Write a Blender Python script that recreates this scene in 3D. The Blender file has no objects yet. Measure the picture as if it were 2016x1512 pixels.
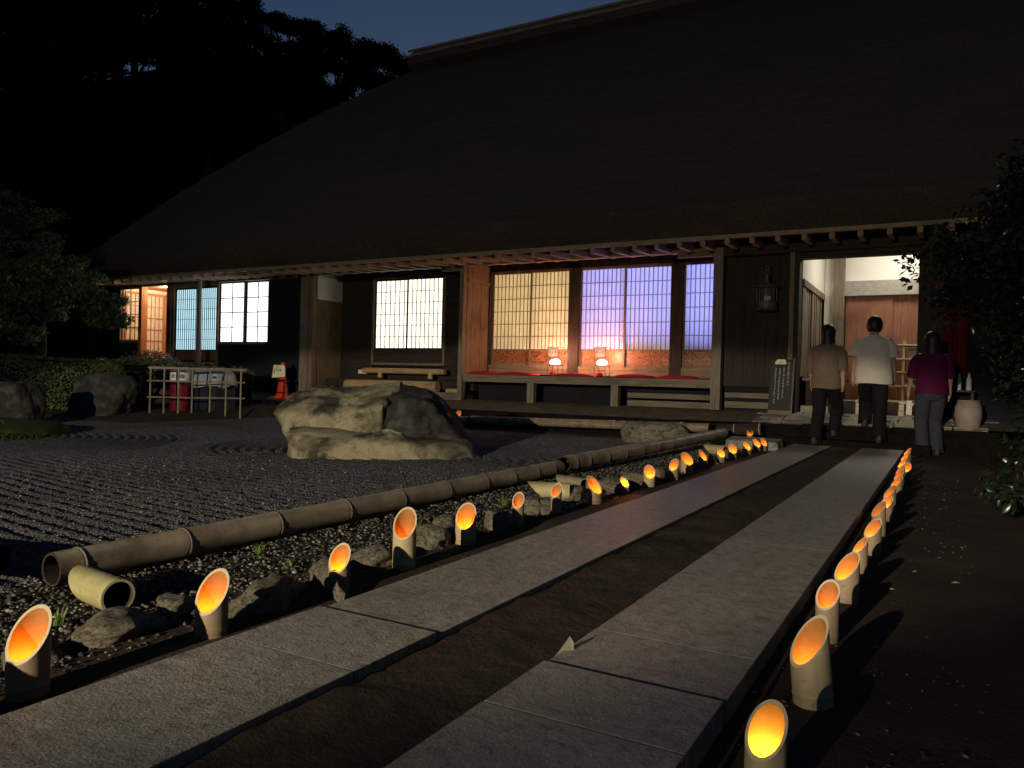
import bpy, bmesh, math, random
import numpy as np
from mathutils import Vector, Matrix, noise, Euler

R = math.radians
random.seed(7)
scene = bpy.context.scene
C = scene.collection

# ------------------------------------------------------------------ camera
CAM_H, YAW, PITCH, ROLL, FPX = 0.76, 29.5, -0.35, 1.48, 1510.0
def _basis():
    y, p, r = R(YAW), R(PITCH), R(ROLL)
    fw = Vector((-math.sin(y)*math.cos(p), math.cos(y)*math.cos(p), math.sin(p)))
    rt = Vector((math.cos(y), math.sin(y), 0)); up = rt.cross(fw)
    return fw, rt*math.cos(r)+up*math.sin(r), up*math.cos(r)-rt*math.sin(r)
FW, RT, UP = _basis()
cam_d = bpy.data.cameras.new('camera'); cam = bpy.data.objects.new('camera', cam_d); C.objects.link(cam)
cam_d.sensor_width = 36.0; cam_d.lens = FPX/2016*36.0; cam_d.clip_start = 0.05; cam_d.clip_end = 1500
M3 = Matrix((RT, UP, -FW)).transposed()
cam.matrix_world = Matrix.Translation((0, 0, CAM_H)) @ M3.to_4x4()
scene.camera = cam
def ray(px, py): return FW + RT*((px-1008)/FPX) - UP*((py-756)/FPX)
def GZ(px, py, z=0.0):
    d = ray(px, py); return Vector((0, 0, CAM_H)) + d*((z-CAM_H)/d.z)
def GY(px, py, Y):
    d = ray(px, py); return Vector((0, 0, CAM_H)) + d*(Y/d.y)

# ------------------------------------------------------------------ world, exposure
world = bpy.data.worlds.new('World'); scene.world = world; world.use_nodes = True
wn = world.node_tree.nodes; wl = world.node_tree.links; wn.clear()
wo = wn.new('ShaderNodeOutputWorld'); wb = wn.new('ShaderNodeBackground'); ws = wn.new('ShaderNodeTexSky')
ws.sky_type = 'NISHITA'; ws.sun_disc = False; ws.sun_elevation = R(1.0); ws.sun_rotation = R(-30)
ws.altitude = 50; ws.air_density = 1.2; ws.dust_density = 0.6; ws.ozone_density = 3.6
wl.new(ws.outputs[0], wb.inputs[0]); wb.inputs[1].default_value = 0.1
wl.new(wb.outputs[0], wo.inputs[0])
scene.view_settings.view_transform = 'Standard'; scene.view_settings.look = 'None'
scene.view_settings.exposure = 0.0; scene.view_settings.gamma = 1.0; scene.view_settings.use_curve_mapping = False
scene.render.engine = 'CYCLES'
cy = scene.cycles
cy.use_denoising = True
cy.max_bounces = 6; cy.diffuse_bounces = 3; cy.glossy_bounces = 2; cy.transmission_bounces = 4; cy.transparent_max_bounces = 8
cy.sample_clamp_indirect = 3.0; cy.sample_clamp_direct = 0.0
cy.caustics_reflective = False; cy.caustics_refractive = False

# ------------------------------------------------------------------ garden floodlight (the warm lamp that throws the long shadows)
FLOOD = Vector((-2.1, -10.7, 2.9))
FLOOD_AIM = Vector((-6.0, 6.0, -0.02))
FLOOD_W = 6800.0
FLOOD_COL = (1.0, 0.86, 0.64)

# ------------------------------------------------------------------ helpers
def col4(c): return (c[0], c[1], c[2], 1.0)
class MB:
    """collects geometry, then links it as one mesh object"""
    def __init__(s): s.v = []; s.f = []
    def add(s, vs, fs):
        o = len(s.v); s.v += [tuple(p) for p in vs]; s.f += [tuple(i+o for i in f) for f in fs]; return s
    def box(s, x0, x1, y0, y1, z0, z1):
        vs = [(x0,y0,z0),(x1,y0,z0),(x1,y1,z0),(x0,y1,z0),(x0,y0,z1),(x1,y0,z1),(x1,y1,z1),(x0,y1,z1)]
        return s.add(vs, [(0,3,2,1),(4,5,6,7),(0,1,5,4),(1,2,6,5),(2,3,7,6),(3,0,4,7)])
    def beam(s, p, q, w, h, up=(0,0,1)):
        p = Vector(p); q = Vector(q); d = (q-p).normalized(); u = Vector(up)
        a = d.cross(u)
        if a.length < 1e-4: a = d.cross(Vector((1,0,0)))
        a.normalize(); b = a.cross(d).normalized(); a *= w/2; b *= h/2
        vs = [p-a-b, p+a-b, p+a+b, p-a+b, q-a-b, q+a-b, q+a+b, q-a+b]
        return s.add(vs, [(0,3,2,1),(4,5,6,7),(0,1,5,4),(1,2,6,5),(2,3,7,6),(3,0,4,7)])
    def tube(s, pts, rad, n=10, cap=True):
        pts = [Vector(p) for p in pts]
        if not hasattr(rad, '__len__'): rad = [rad]*len(pts)
        rings = []; prev = None
        for i, p in enumerate(pts):
            t = (pts[min(i+1, len(pts)-1)] - pts[max(i-1, 0)])
            t = t.normalized() if t.length > 1e-9 else Vector((0,0,1))
            if prev is None:
                a = t.orthogonal().normalized()
            else:
                a = (prev - t*prev.dot(t)).normalized()
            prev = a; b = t.cross(a)
            rings.append([p + (a*math.cos(2*math.pi*k/n) + b*math.sin(2*math.pi*k/n))*rad[i] for k in range(n)])
        return s.rings(rings, cap)
    def rings(s, rings, cap=True):
        n = len(rings[0]); vs = [p for r in rings for p in r]; fs = []
        for i in range(len(rings)-1):
            for k in range(n):
                fs.append((i*n+k, i*n+(k+1)%n, (i+1)*n+(k+1)%n, (i+1)*n+k))
        if cap:
            fs.append(tuple(reversed(range(n)))); fs.append(tuple(range((len(rings)-1)*n, len(rings)*n)))
        return s.add(vs, fs)
    def lathe(s, prof, cx=0, cy_=0, n=20, cap=True):
        return s.rings([[(cx+r*math.cos(2*math.pi*k/n), cy_+r*math.sin(2*math.pi*k/n), z) for k in range(n)] for r, z in prof], cap)
    def build(s, name, mat, parent=None, smooth=False, bevel=0, world_coords=True):
        vs = s.v
        if parent is not None and world_coords:
            o = root_off(parent); vs = [(a-o[0], b-o[1], c-o[2]) for a, b, c in vs]
        me = bpy.data.meshes.new(name); me.from_pydata(vs, [], s.f); me.validate(); me.update()
        return link(name, me, mat, parent, smooth, bevel)
def root_off(p):
    o = Vector((0,0,0))
    while p is not None: o = o + Vector(p.location); p = p.parent
    return o
def link(name, me, mat, parent=None, smooth=False, bevel=0):
    if mat is not None: me.materials.append(mat)
    if smooth:
        me.polygons.foreach_set('use_smooth', [True]*len(me.polygons))
        try: me.set_sharp_from_angle(angle=R(42))
        except Exception: pass
    ob = bpy.data.objects.new(name, me); C.objects.link(ob)
    if parent is not None: ob.parent = parent
    if bevel:
        m = ob.modifiers.new('bevel', 'BEVEL'); m.width = bevel; m.segments = 2; m.limit_method = 'ANGLE'; m.angle_limit = R(40)
    return ob
def np_mesh(name, verts, faces, mat, parent=None, smooth=False):
    """verts Nx3, faces Mx3 or Mx4 numpy"""
    me = bpy.data.meshes.new(name); verts = np.asarray(verts, np.float32); faces = np.asarray(faces, np.int32)
    k = faces.shape[1]
    me.vertices.add(len(verts)); me.vertices.foreach_set('co', verts.ravel())
    me.loops.add(faces.size); me.loops.foreach_set('vertex_index', faces.ravel())
    me.polygons.add(len(faces)); me.polygons.foreach_set('loop_start', np.arange(0, faces.size, k, dtype=np.int32))
    me.update(calc_edges=True)
    if smooth: me.polygons.foreach_set('use_smooth', np.ones(len(faces), bool))
    if mat is not None: me.materials.append(mat)
    ob = bpy.data.objects.new(name, me); C.objects.link(ob)
    if parent is not None: ob.parent = parent
    return ob
def tag(o, label=None, cat=None, group=None, kind=None):
    if label: o['label'] = label
    if cat: o['category'] = cat
    if group: o['group'] = group
    if kind: o['kind'] = kind
    return o
def thing(name, label, cat, loc=(0,0,0), rz=0.0, group=None):
    o = bpy.data.objects.new(name, None); C.objects.link(o); o.empty_display_size = 0.2
    o.location = loc; o.rotation_euler = (0, 0, rz)
    return tag(o, label, cat, group)
def copy_tree(o, parent=None):
    c = o.copy(); C.objects.link(c); c.parent = parent
    for ch in list(o.children): copy_tree(ch, c)
    return c
def ordinal(n):
    return ['first','second','third','fourth','fifth','sixth','seventh','eighth','ninth','tenth','eleventh','twelfth','thirteenth','fourteenth','fifteenth','sixteenth','seventeenth','eighteenth','nineteenth','twentieth','twenty-first','twenty-second','twenty-third','twenty-fourth','twenty-fifth','twenty-sixth','twenty-seventh','twenty-eighth','twenty-ninth','thirtieth','thirty-first','thirty-second','thirty-third','thirty-fourth','thirty-fifth','thirty-sixth','thirty-seventh','thirty-eighth','thirty-ninth','fortieth','forty-first','forty-second','forty-third','forty-fourth','forty-fifth','forty-sixth'][n-1]
def lamp(name, kind, loc, power, color, parent=None, size=0.05, size_y=None, rot=None):
    d = bpy.data.lights.new(name, kind); d.energy = power; d.color = color
    if kind == 'AREA':
        d.size = size
        if size_y: d.shape = 'RECTANGLE'; d.size_y = size_y
    else: d.shadow_soft_size = size
    o = bpy.data.objects.new(name, d); C.objects.link(o)
    o.location = Vector(loc) - (root_off(parent) if parent else Vector((0,0,0)))
    if parent: o.parent = parent
    if rot: o.rotation_euler = rot
    return o

# ------------------------------------------------------------------ materials
MATS = {}
class NT:
    def __init__(s, name):
        s.m = bpy.data.materials.new(name); s.m.use_nodes = True; s.t = s.m.node_tree; s.n = s.t.nodes; s.l = s.t.links
        s.n.clear(); s.out = s.n.new('ShaderNodeOutputMaterial'); MATS[name] = s.m
        s.co = s.n.new('ShaderNodeTexCoord')
    def node(s, ty, **kw):
        n = s.n.new(ty)
        for k, v in kw.items():
            if k.startswith('i_'):
                n.inputs[k[2:].replace('_', ' ')].default_value = v
            else: setattr(n, k, v)
        return n
    def mapping(s, scale, coord='Object'):
        mp = s.n.new('ShaderNodeMapping'); mp.inputs['Scale'].default_value = scale
        s.l.new(s.co.outputs[coord], mp.inputs['Vector']); return mp.outputs[0]
    def noise(s, vec, scale=5, detail=4, rough=.55, dist=0):
        n = s.node('ShaderNodeTexNoise'); n.inputs['Scale'].default_value = scale; n.inputs['Detail'].default_value = detail
        n.inputs['Roughness'].default_value = rough; n.inputs['Distortion'].default_value = dist
        s.l.new(vec, n.inputs['Vector']); return n.outputs[0]
    def voronoi(s, vec, scale=5, feature='F1', out='Distance'):
        n = s.node('ShaderNodeTexVoronoi'); n.feature = feature; n.inputs['Scale'].default_value = scale
        s.l.new(vec, n.inputs['Vector']); return n.outputs[out]
    def ramp(s, fac, stops):
        n = s.node('ShaderNodeValToRGB'); e = n.color_ramp.elements
        while len(e) < len(stops): e.new(0.5)
        for i, (p, c) in enumerate(stops): e[i].position = p; e[i].color = col4(c) if len(c) == 3 else c
        s.l.new(fac, n.inputs[0]); return n.outputs[0]
    def mix(s, a, b, fac, mode='MIX'):
        n = s.node('ShaderNodeMix', data_type='RGBA', blend_type=mode)
        for sock, v in ((n.inputs[0], fac), (n.inputs[6], a), (n.inputs[7], b)):
            if hasattr(v, 'links') or isinstance(v, bpy.types.NodeSocket): s.l.new(v, sock)
            else: sock.default_value = v if not isinstance(v, tuple) else col4(v)
        return n.outputs[2]
    def math(s, op, a, b=0.0):
        n = s.node('ShaderNodeMath', operation=op)
        for sock, v in ((n.inputs[0], a), (n.inputs[1], b)):
            if isinstance(v, bpy.types.NodeSocket): s.l.new(v, sock)
            else: sock.default_value = v
        return n.outputs[0]
    def bump(s, h, strength=.5, dist=.01):
        n = s.node('ShaderNodeBump'); n.inputs['Strength'].default_value = strength; n.inputs['Distance'].default_value = dist
        s.l.new(h, n.inputs['Height']); return n.outputs[0]
    def bsdf(s, color, rough=.8, normal=None, spec=.3, **kw):
        b = s.node('ShaderNodeBsdfPrincipled')
        for key, v in (('Base Color', color), ('Roughness', rough), ('Specular IOR Level', spec)):
            if isinstance(v, bpy.types.NodeSocket): s.l.new(v, b.inputs[key])
            else: b.inputs[key].default_value = col4(v) if isinstance(v, tuple) and len(v) == 3 else v
        for k, v in kw.items(): b.inputs[k.replace('_', ' ')].default_value = v
        if normal is not None: s.l.new(normal, b.inputs['Normal'])
        s.l.new(b.outputs[0], s.out.inputs[0]); return b
def m_wood(name, c1, c2, axis='x', rough=.75, scale=1.0, spec=.25):
    t = NT(name); st = {'x': (1, 14, 14), 'y': (14, 1, 14), 'z': (14, 14, 1)}[axis]
    v = t.mapping(tuple(a*scale for a in st)); n = t.noise(v, 2.6, 6, .6, .6)
    v2 = t.mapping((1.3, 1.3, 1.3)); n2 = t.noise(v2, 1.1, 4, .6)
    c = t.ramp(n, [(.30, c1), (.70, c2)])
    c = t.mix(c, tuple(x*.45 for x in c1), t.ramp(n2, [(.52, (0,0,0)), (.78, (.75,.75,.75))]))
    t.bsdf(c, rough, t.bump(n, .35, .006), spec); return t.m
def m_plain(name, c, rough=.6, spec=.3, var=.25, scale=6, **kw):
    t = NT(name); n = t.noise(t.mapping((1,1,1)), scale, 5, .6)
    cc = t.ramp(n, [(.25, tuple(x*(1-var) for x in c)), (.75, tuple(min(1, x*(1+var*.6)) for x in c))])
    t.bsdf(cc, rough, t.bump(n, .15, .004), spec, **kw); return t.m
def m_emit(name, c, strength):
    t = NT(name); e = t.node('ShaderNodeEmission'); e.inputs[0].default_value = col4(c); e.inputs[1].default_value = strength
    t.l.new(e.outputs[0], t.out.inputs[0]); return t.m
def m_leaf(name, c1, c2, trans=.25, rough=.5, spec=.35):
    t = NT(name); g = t.node('ShaderNodeNewGeometry'); n = t.noise(t.mapping((1,1,1)), 1.7, 3)
    c = t.ramp(g.outputs['Random Per Island'], [(0, c1), (1, c2)])
    c = t.mix(c, tuple(x*.5 for x in c1), t.ramp(n, [(.4, (0,0,0)), (.7, (.8,.8,.8))]))
    p = t.node('ShaderNodeBsdfPrincipled'); t.l.new(c, p.inputs['Base Color']); p.inputs['Roughness'].default_value = rough
    p.inputs['Specular IOR Level'].default_value = spec
    tr = t.node('ShaderNodeBsdfTranslucent'); t.l.new(c, tr.inputs[0])
    mx = t.node('ShaderNodeMixShader'); mx.inputs[0].default_value = trans
    t.l.new(p.outputs[0], mx.inputs[1]); t.l.new(tr.outputs[0], mx.inputs[2]); t.l.new(mx.outputs[0], t.out.inputs[0]); return t.m
def m_paper(name, c, T=.55):
    t = NT(name); n = t.noise(t.mapping((1,1,1)), 40, 4)
    cc = t.ramp(n, [(.3, tuple(x*.93 for x in c)), (.7, c)])
    d = t.node('ShaderNodeBsdfDiffuse'); tr = t.node('ShaderNodeBsdfTranslucent'); mx = t.node('ShaderNodeMixShader')
    t.l.new(cc, d.inputs[0]); t.l.new(cc, tr.inputs[0]); mx.inputs[0].default_value = T
    t.l.new(d.outputs[0], mx.inputs[1]); t.l.new(tr.outputs[0], mx.inputs[2]); t.l.new(mx.outputs[0], t.out.inputs[0]); return t.m
def m_glowpaper(name, c, strength):
    """paper of a lit window: its own emission stands in for a lamp behind, faintly uneven fibre"""
    t = NT(name); n = t.noise(t.mapping((1,1,1)), 3.0, 5, .6)
    cc = t.ramp(n, [(.3, tuple(x*.86 for x in c)), (.7, c)])
    e = t.node('ShaderNodeEmission'); t.l.new(cc, e.inputs[0]); e.inputs[1].default_value = strength
    d = t.node('ShaderNodeBsdfDiffuse'); d.inputs[0].default_value = (.5,.5,.46,1); a = t.node('ShaderNodeAddShader')
    t.l.new(e.outputs[0], a.inputs[0]); t.l.new(d.outputs[0], a.inputs[1]); t.l.new(a.outputs[0], t.out.inputs[0]); return t.m
def m_glass(name):
    t = NT(name); a = t.node('ShaderNodeBsdfTransparent'); a.inputs[0].default_value = (.93,.95,.94,1)
    g = t.node('ShaderNodeBsdfGlossy'); g.inputs['Roughness'].default_value = .03
    mx = t.node('ShaderNodeMixShader'); mx.inputs[0].default_value = .05
    t.l.new(a.outputs[0], mx.inputs[1]); t.l.new(g.outputs[0], mx.inputs[2])
    t.l.new(mx.outputs[0], t.out.inputs[0]); return t.m

def m_ground():
    t = NT('soil'); v = t.mapping((1,1,1))
    n = t.noise(v, 2.2, 8, .65); n2 = t.noise(v, 38, 6, .7); vo = t.voronoi(v, 70)
    c = t.ramp(n, [(.30, (.030,.021,.014)), (.55, (.052,.038,.026)), (.75, (.075,.058,.038))])
    c = t.mix(c, (.13,.11,.085), t.ramp(vo, [(.0, (.5,.5,.5)), (.16, (0,0,0))]))
    h = t.math('ADD', t.math('MULTIPLY', n, 1.5), n2)
    t.bsdf(c, .95, t.bump(h, .9, .02), .15); return t.m
def m_gravel(name, a, b, scale=85):
    t = NT(name); v = t.mapping((1,1,1)); g = t.voronoi(v, scale, 'F1', 'Color'); d = t.voronoi(v, scale)
    sep = t.node('ShaderNodeSeparateColor'); t.l.new(g, sep.inputs[0]); n = t.noise(v, .8, 4)
    c = t.ramp(sep.outputs[0], [(0, a), (.55, tuple((x+y)/2 for x, y in zip(a, b))), (1, b)])
    c = t.mix(c, tuple(x*.4 for x in a), t.ramp(d, [(.45, (0,0,0)), (.8, (.9,.9,.9))]))
    c = t.mix(c, tuple(x*.55 for x in a), t.ramp(n, [(.45, (0,0,0)), (.7, (.6,.6,.6))]))
    t.bsdf(c, .8, t.bump(t.math('SUBTRACT', 1.0, d), 1.0, .012), .3); return t.m
def m_slab():
    t = NT('granite'); oi = t.node('ShaderNodeObjectInfo'); v = t.mapping((1,1,1))
    ad = t.node('ShaderNodeVectorMath', operation='ADD'); t.l.new(v, ad.inputs[0])
    cb = t.node('ShaderNodeCombineXYZ'); mm = t.math('MULTIPLY', oi.outputs['Random'], 40.0)
    t.l.new(mm, cb.inputs[0]); t.l.new(cb.outputs[0], ad.inputs[1]); v = ad.outputs[0]
    n = t.noise(v, 2.6, 7, .65); f = t.noise(v, 170, 3, .7); sc = t.noise(v, 62, 4, .7); fl_ = t.noise(v, 130, 3, .6); st = t.noise(v, 7, 4, .6, .4)
    c = t.ramp(n, [(.3, (.20,.182,.142)), (.7, (.32,.295,.235))])
    c = t.mix(c, (.40,.38,.33), t.ramp(f, [(.55, (0,0,0)), (.68, (.7,.7,.7))]))
    c = t.mix(c, (.045,.040,.034), t.ramp(sc, [(.58, (0,0,0)), (.70, (.8,.8,.8))]))
    c = t.mix(c, (.05,.042,.034), t.ramp(st, [(.62, (0,0,0)), (.74, (.55,.55,.55))]))
    md = t.noise(v, 21, 5, .7)
    c = t.mix(c, (.11,.099,.078), t.ramp(md, [(.52, (0,0,0)), (.66, (.75,.75,.75))])); c = t.mix(c, (.46,.43,.36), t.ramp(md, [(.30, (.6,.6,.6)), (.44, (0,0,0))]))
    h = t.math('ADD', t.math('ADD', sc, t.math('MULTIPLY', md, 1.4)), t.math('MULTIPLY', fl_, .7))
    rr = t.ramp(n, [(.3, (.40,.40,.40)), (.7, (.58,.58,.58))])
    t.bsdf(c, rr, t.bump(h, .6, .005), .4); return t.m
def m_rock(name, dark, pale, moss, thr=.5, scale=1.6):
    t = NT(name); v = t.mapping((1,1,1)); n = t.noise(v, scale, 8, .62, .5); n2 = t.noise(v, scale*2.1, 6, .6, 1.0); f = t.noise(v, 60, 5, .7)
    c = t.ramp(n, [(thr-.06, dark), (thr+.05, pale)])
    c = t.mix(c, moss, t.ramp(n2, [(.54, (0,0,0)), (.70, (.85,.85,.85))]))
    c = t.mix(c, tuple(x*.35 for x in dark), t.ramp(f, [(.52, (0,0,0)), (.75, (.7,.7,.7))]))
    h = t.math('ADD', n, t.math('MULTIPLY', f, .35))
    t.bsdf(c, .9, t.bump(h, .8, .03), .2); return t.m
def m_thatch():
    t = NT('thatch'); v = t.mapping((1,1,1)); a = t.noise(v, 42, 5, .75); vs = t.mapping((.5, 3.2, 3.2)); b = t.noise(vs, 1.4, 6, .65)
    g = t.noise(v, .5, 4)
    c = t.ramp(a, [(.32, (.055,.047,.036)), (.60, (.17,.145,.11)), (.80, (.32,.275,.21))])
    c = t.mix(c, (.095,.09,.068), t.ramp(b, [(.45, (0,0,0)), (.65, (.55,.55,.55))]))
    c = t.mix(c, (.085,.092,.065), t.ramp(g, [(.5, (0,0,0)), (.7, (.6,.6,.6))]))
    h = t.math('ADD', a, t.math('MULTIPLY', b, 1.3))
    t.bsdf(c, 1.0, t.bump(h, 1.0, .06), .08); return t.m
def m_bamboo(name, c1, c2, stain, axis='x', rough=.42, rnd=True):
    t = NT(name); st = {'x': (.7, 9, 9), 'z': (9, 9, .7)}[axis]
    oi = t.node('ShaderNodeObjectInfo'); v = t.mapping(st); ad = t.node('ShaderNodeVectorMath', operation='ADD'); t.l.new(v, ad.inputs[0])
    cb = t.node('ShaderNodeCombineXYZ'); mm = t.math('MULTIPLY', oi.outputs['Random'], 30.0); t.l.new(mm, cb.inputs[0]); t.l.new(mm, cb.inputs[2]); t.l.new(cb.outputs[0], ad.inputs[1])
    n = t.noise(ad.outputs[0], 2.2, 6, .6, .5); v2 = t.mapping((1,1,1)); n2 = t.noise(v2, 5, 6, .65); sp = t.noise(v2, 55, 4, .6)
    c = t.ramp(n, [(.3, c1), (.7, c2)])
    c = t.mix(c, stain, t.ramp(n2, [(.46, (0,0,0)), (.68, (.8,.8,.8))]))
    c = t.mix(c, tuple(x*.35 for x in c1), t.ramp(sp, [(.60, (0,0,0)), (.72, (.6,.6,.6))]))
    rr = t.ramp(n2, [(.4, (rough,)*3), (.7, (min(.9, rough+.3),)*3)])
    t.bsdf(c, rr, t.bump(n, .25, .003), .4); return t.m

m_ground(); m_slab(); m_thatch()
m_gravel('gravel', (.050,.053,.058), (.185,.185,.185)); m_gravel('grit', (.055,.05,.042), (.26,.235,.19), 60)

def m_pebble():
    t = NT('pebble'); g = t.node('ShaderNodeNewGeometry')
    t.bsdf(t.ramp(g.outputs['Random Per Island'], [(0, (.03,.028,.024)), (.6, (.09,.083,.068)), (.85, (.16,.148,.12)), (1, (.30,.28,.23))]), .85, None, .25)
m_pebble()
m_rock('boulder', (.055,.047,.036), (.34,.30,.185), (.085,.085,.045), .47, 1.5)
m_rock('edge_rock', (.10,.085,.062), (.27,.24,.165), (.085,.095,.045), .46, 5.0)
m_rock('dark_rock', (.035,.034,.032), (.08,.077,.07), (.04,.05,.03), .55, 2.5)
m_rock('paving_stone', (.18,.165,.135), (.34,.32,.27), (.12,.115,.09), .48, 2.4)
m_bamboo('bamboo_old', (.19,.15,.10), (.34,.28,.19), (.11,.08,.052), 'x', .36)
m_bamboo('bamboo_green', (.34,.30,.13), (.46,.42,.20), (.22,.19,.08), 'x', .45)
m_bamboo('bamboo_lantern', (.38,.30,.17), (.52,.43,.26), (.26,.19,.10), 'z', .45)
m_bamboo('bamboo_lantern_shaded', (.25,.175,.105), (.36,.265,.165), (.17,.115,.07), 'z', .45)  # browner lantern bamboo: shade outside the flood beam put into the colour
m_bamboo('bamboo_fence', (.20,.17,.12), (.34,.30,.22), (.11,.09,.06), 'z', .5)
m_plain('bamboo_rim', (.62,.52,.34), .6, .3, .15, 30); m_plain('bamboo_inner', (.27,.15,.048), .75, .2, .18, 14)
m_plain('node_pale', (.34,.29,.21), .6, .3, .25, 20); m_plain('bamboo_dark_inner', (.045,.034,.022), .9, .1, .3, 10)
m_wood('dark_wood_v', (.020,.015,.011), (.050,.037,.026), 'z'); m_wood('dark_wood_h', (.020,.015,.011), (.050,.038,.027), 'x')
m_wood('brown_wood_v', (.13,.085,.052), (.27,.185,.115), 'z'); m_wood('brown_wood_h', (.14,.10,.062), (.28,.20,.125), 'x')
m_wood('grey_wood_v', (.13,.105,.075), (.27,.22,.16), 'z'); m_wood('grey_wood_h', (.12,.10,.07), (.25,.20,.145), 'x')
m_wood('ridge_bark', (.045,.032,.022), (.11,.078,.052), 'x'); m_wood('rafter_wood', (.20,.145,.09), (.36,.27,.17), 'y'); m_wood('orange_wood', (.42,.17,.06), (.60,.28,.11), 'z', .5)
m_wood('door_wood', (.17,.068,.04), (.29,.13,.08), 'z', .5); m_wood('pale_wood', (.58,.42,.22), (.74,.57,.33), 'x', .55)
m_wood('log_wood', (.36,.23,.12), (.55,.38,.20), 'x', .45, 1.0, .4); m_wood('lattice_wood', (.26,.19,.12), (.38,.29,.19), 'z', .6)
m_wood('step_wood', (.52,.47,.34), (.70,.65,.50), 'x', .7)
def m_burl():
    t = NT('burl_wood'); v = t.mapping((1.2, 1, 2.4)); n = t.noise(v, 1.8, 4, .55, 1.5)
    w = t.math('SINE', t.math('MULTIPLY', n, 70.0)); w = t.math('ADD', t.math('MULTIPLY', w, .5), .5)
    t.bsdf(t.ramp(w, [(.1, (.10,.035,.014)), (.9, (.36,.15,.055))]), .4, None, .45)
m_burl()
m_plain('black_stone', (.012,.011,.010), 1.0, .03, .5, 9); m_plain('trodden_earth', (.15,.122,.085), .95, .1, .4, 5); m_plain('plaster', (.78,.76,.69), .9, .1, .06, 3); m_plain('dark_plaster', (.018,.019,.024), .95, .1, .25, 5)  # first one, for kerb and doorstep: near-black matte stone
m_plain('iron', (.06,.055,.05), .55, .4, .4, 20); m_plain('old_bronze', (.11,.10,.085), .5, .4, .3, 18); m_plain('grey_metal', (.30,.28,.25), .45, .5, .3, 18)
m_plain('black_board', (.014,.013,.012), .5, .3, .3, 6); m_plain('white_paint', (.78,.77,.72), .6, .3, .08, 20)
m_plain('card', (.80,.76,.52), .7, .2, .06, 12); m_plain('ink', (.03,.03,.03), .7, .2, .1); m_plain('red_ink', (.55,.02,.04), .6, .2, .1)
m_plain('cone_red', (.72,.045,.018), .4, .4, .12, 6); m_plain('red_paint', (.16,.008,.02), .4, .4, .15, 6)
m_plain('curtain_red', (.13,.008,.010), .9, .1, .2, 20); m_plain('red_cloth', (.34,.018,.020), .9, .15, .2, 25); m_plain('red_silk', (.62,.01,.03), .7, .2, .15, 25)
m_plain('tarp', (.32,.37,.38), .5, .4, .2, 8); m_plain('dark_bin', (.02,.025,.04), .6, .3, .2)
m_plain('skin', (.42,.26,.18), .6, .3, .08, 20); m_plain('hair', (.012,.010,.010), .5, .35, .3, 60)
m_plain('white_shirt', (.62,.58,.50), .9, .1, .10, 12); m_plain('tan_shirt', (.17,.125,.09), .9, .1, .14, 12)
m_plain('black_trousers', (.014,.014,.016), .9, .1, .25, 14); m_plain('magenta_shirt', (.085,.008,.042), .85, .1, .15, 12)
m_plain('grey_trousers', (.05,.052,.066), .9, .1, .18, 12); m_plain('shoe_dark', (.05,.048,.05), .6, .3, .2)
m_plain('shoe_orange', (.75,.20,.05), .6, .3, .12); m_plain('shoe_blue', (.12,.33,.55), .6, .3, .12); m_plain('shoe_sole', (.8,.8,.76), .6, .3, .05)
m_plain('pot_clay', (.34,.29,.24), .6, .3, .2, 9); m_plain('wax', (.8,.7,.5), .5, .3, .05)
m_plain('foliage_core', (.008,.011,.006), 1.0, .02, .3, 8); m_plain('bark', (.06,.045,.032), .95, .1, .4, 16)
m_plain('moss', (.055,.07,.022), 1.0, .05, .45, 9); m_plain('hill_earth', (.012,.015,.009), 1.0, .05, .3, .4)
m_leaf('leaf_maple', (.07,.13,.045), (.19,.27,.10), .35, .55, .25); m_leaf('leaf_hedge', (.07,.11,.04), (.21,.25,.09), .2, .6, .2)
m_leaf('leaf_bush', (.09,.14,.055), (.24,.29,.13), .2, .4, .4); m_leaf('leaf_camellia', (.008,.014,.006), (.02,.032,.013), .05, .25, .45)
m_leaf('leaf_forest', (.014,.020,.010), (.03,.04,.018), .15, .7, .15); m_leaf('leaf_moss', (.05,.075,.02), (.11,.13,.045), .2, .8, .1)
m_leaf('leaf_grass', (.16,.26,.05), (.34,.46,.12), .35, .5, .3); m_leaf('leaf_dry', (.45,.43,.28), (.60,.58,.40), .3, .6, .2)
m_emit('flame', (1.0, .45, .08), 6.0); m_emit('andon_bulb', (1.0, .80, .66), 22.0)
m_glowpaper('paper_alcove', (1.0, .96, .74), 1.7); m_glowpaper('paper_cyan', (.55, .88, 1.0), 1.05); m_glowpaper('pane_white', (.90, .96, 1.0), 1.9)
m_paper('paper_bay', (.92,.90,.84), .62); m_paper('paper_corridor', (.88,.84,.76), .35); m_paper('andon_paper', (.92,.86,.78), .6); m_glass('glass')
M = MATS

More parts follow.
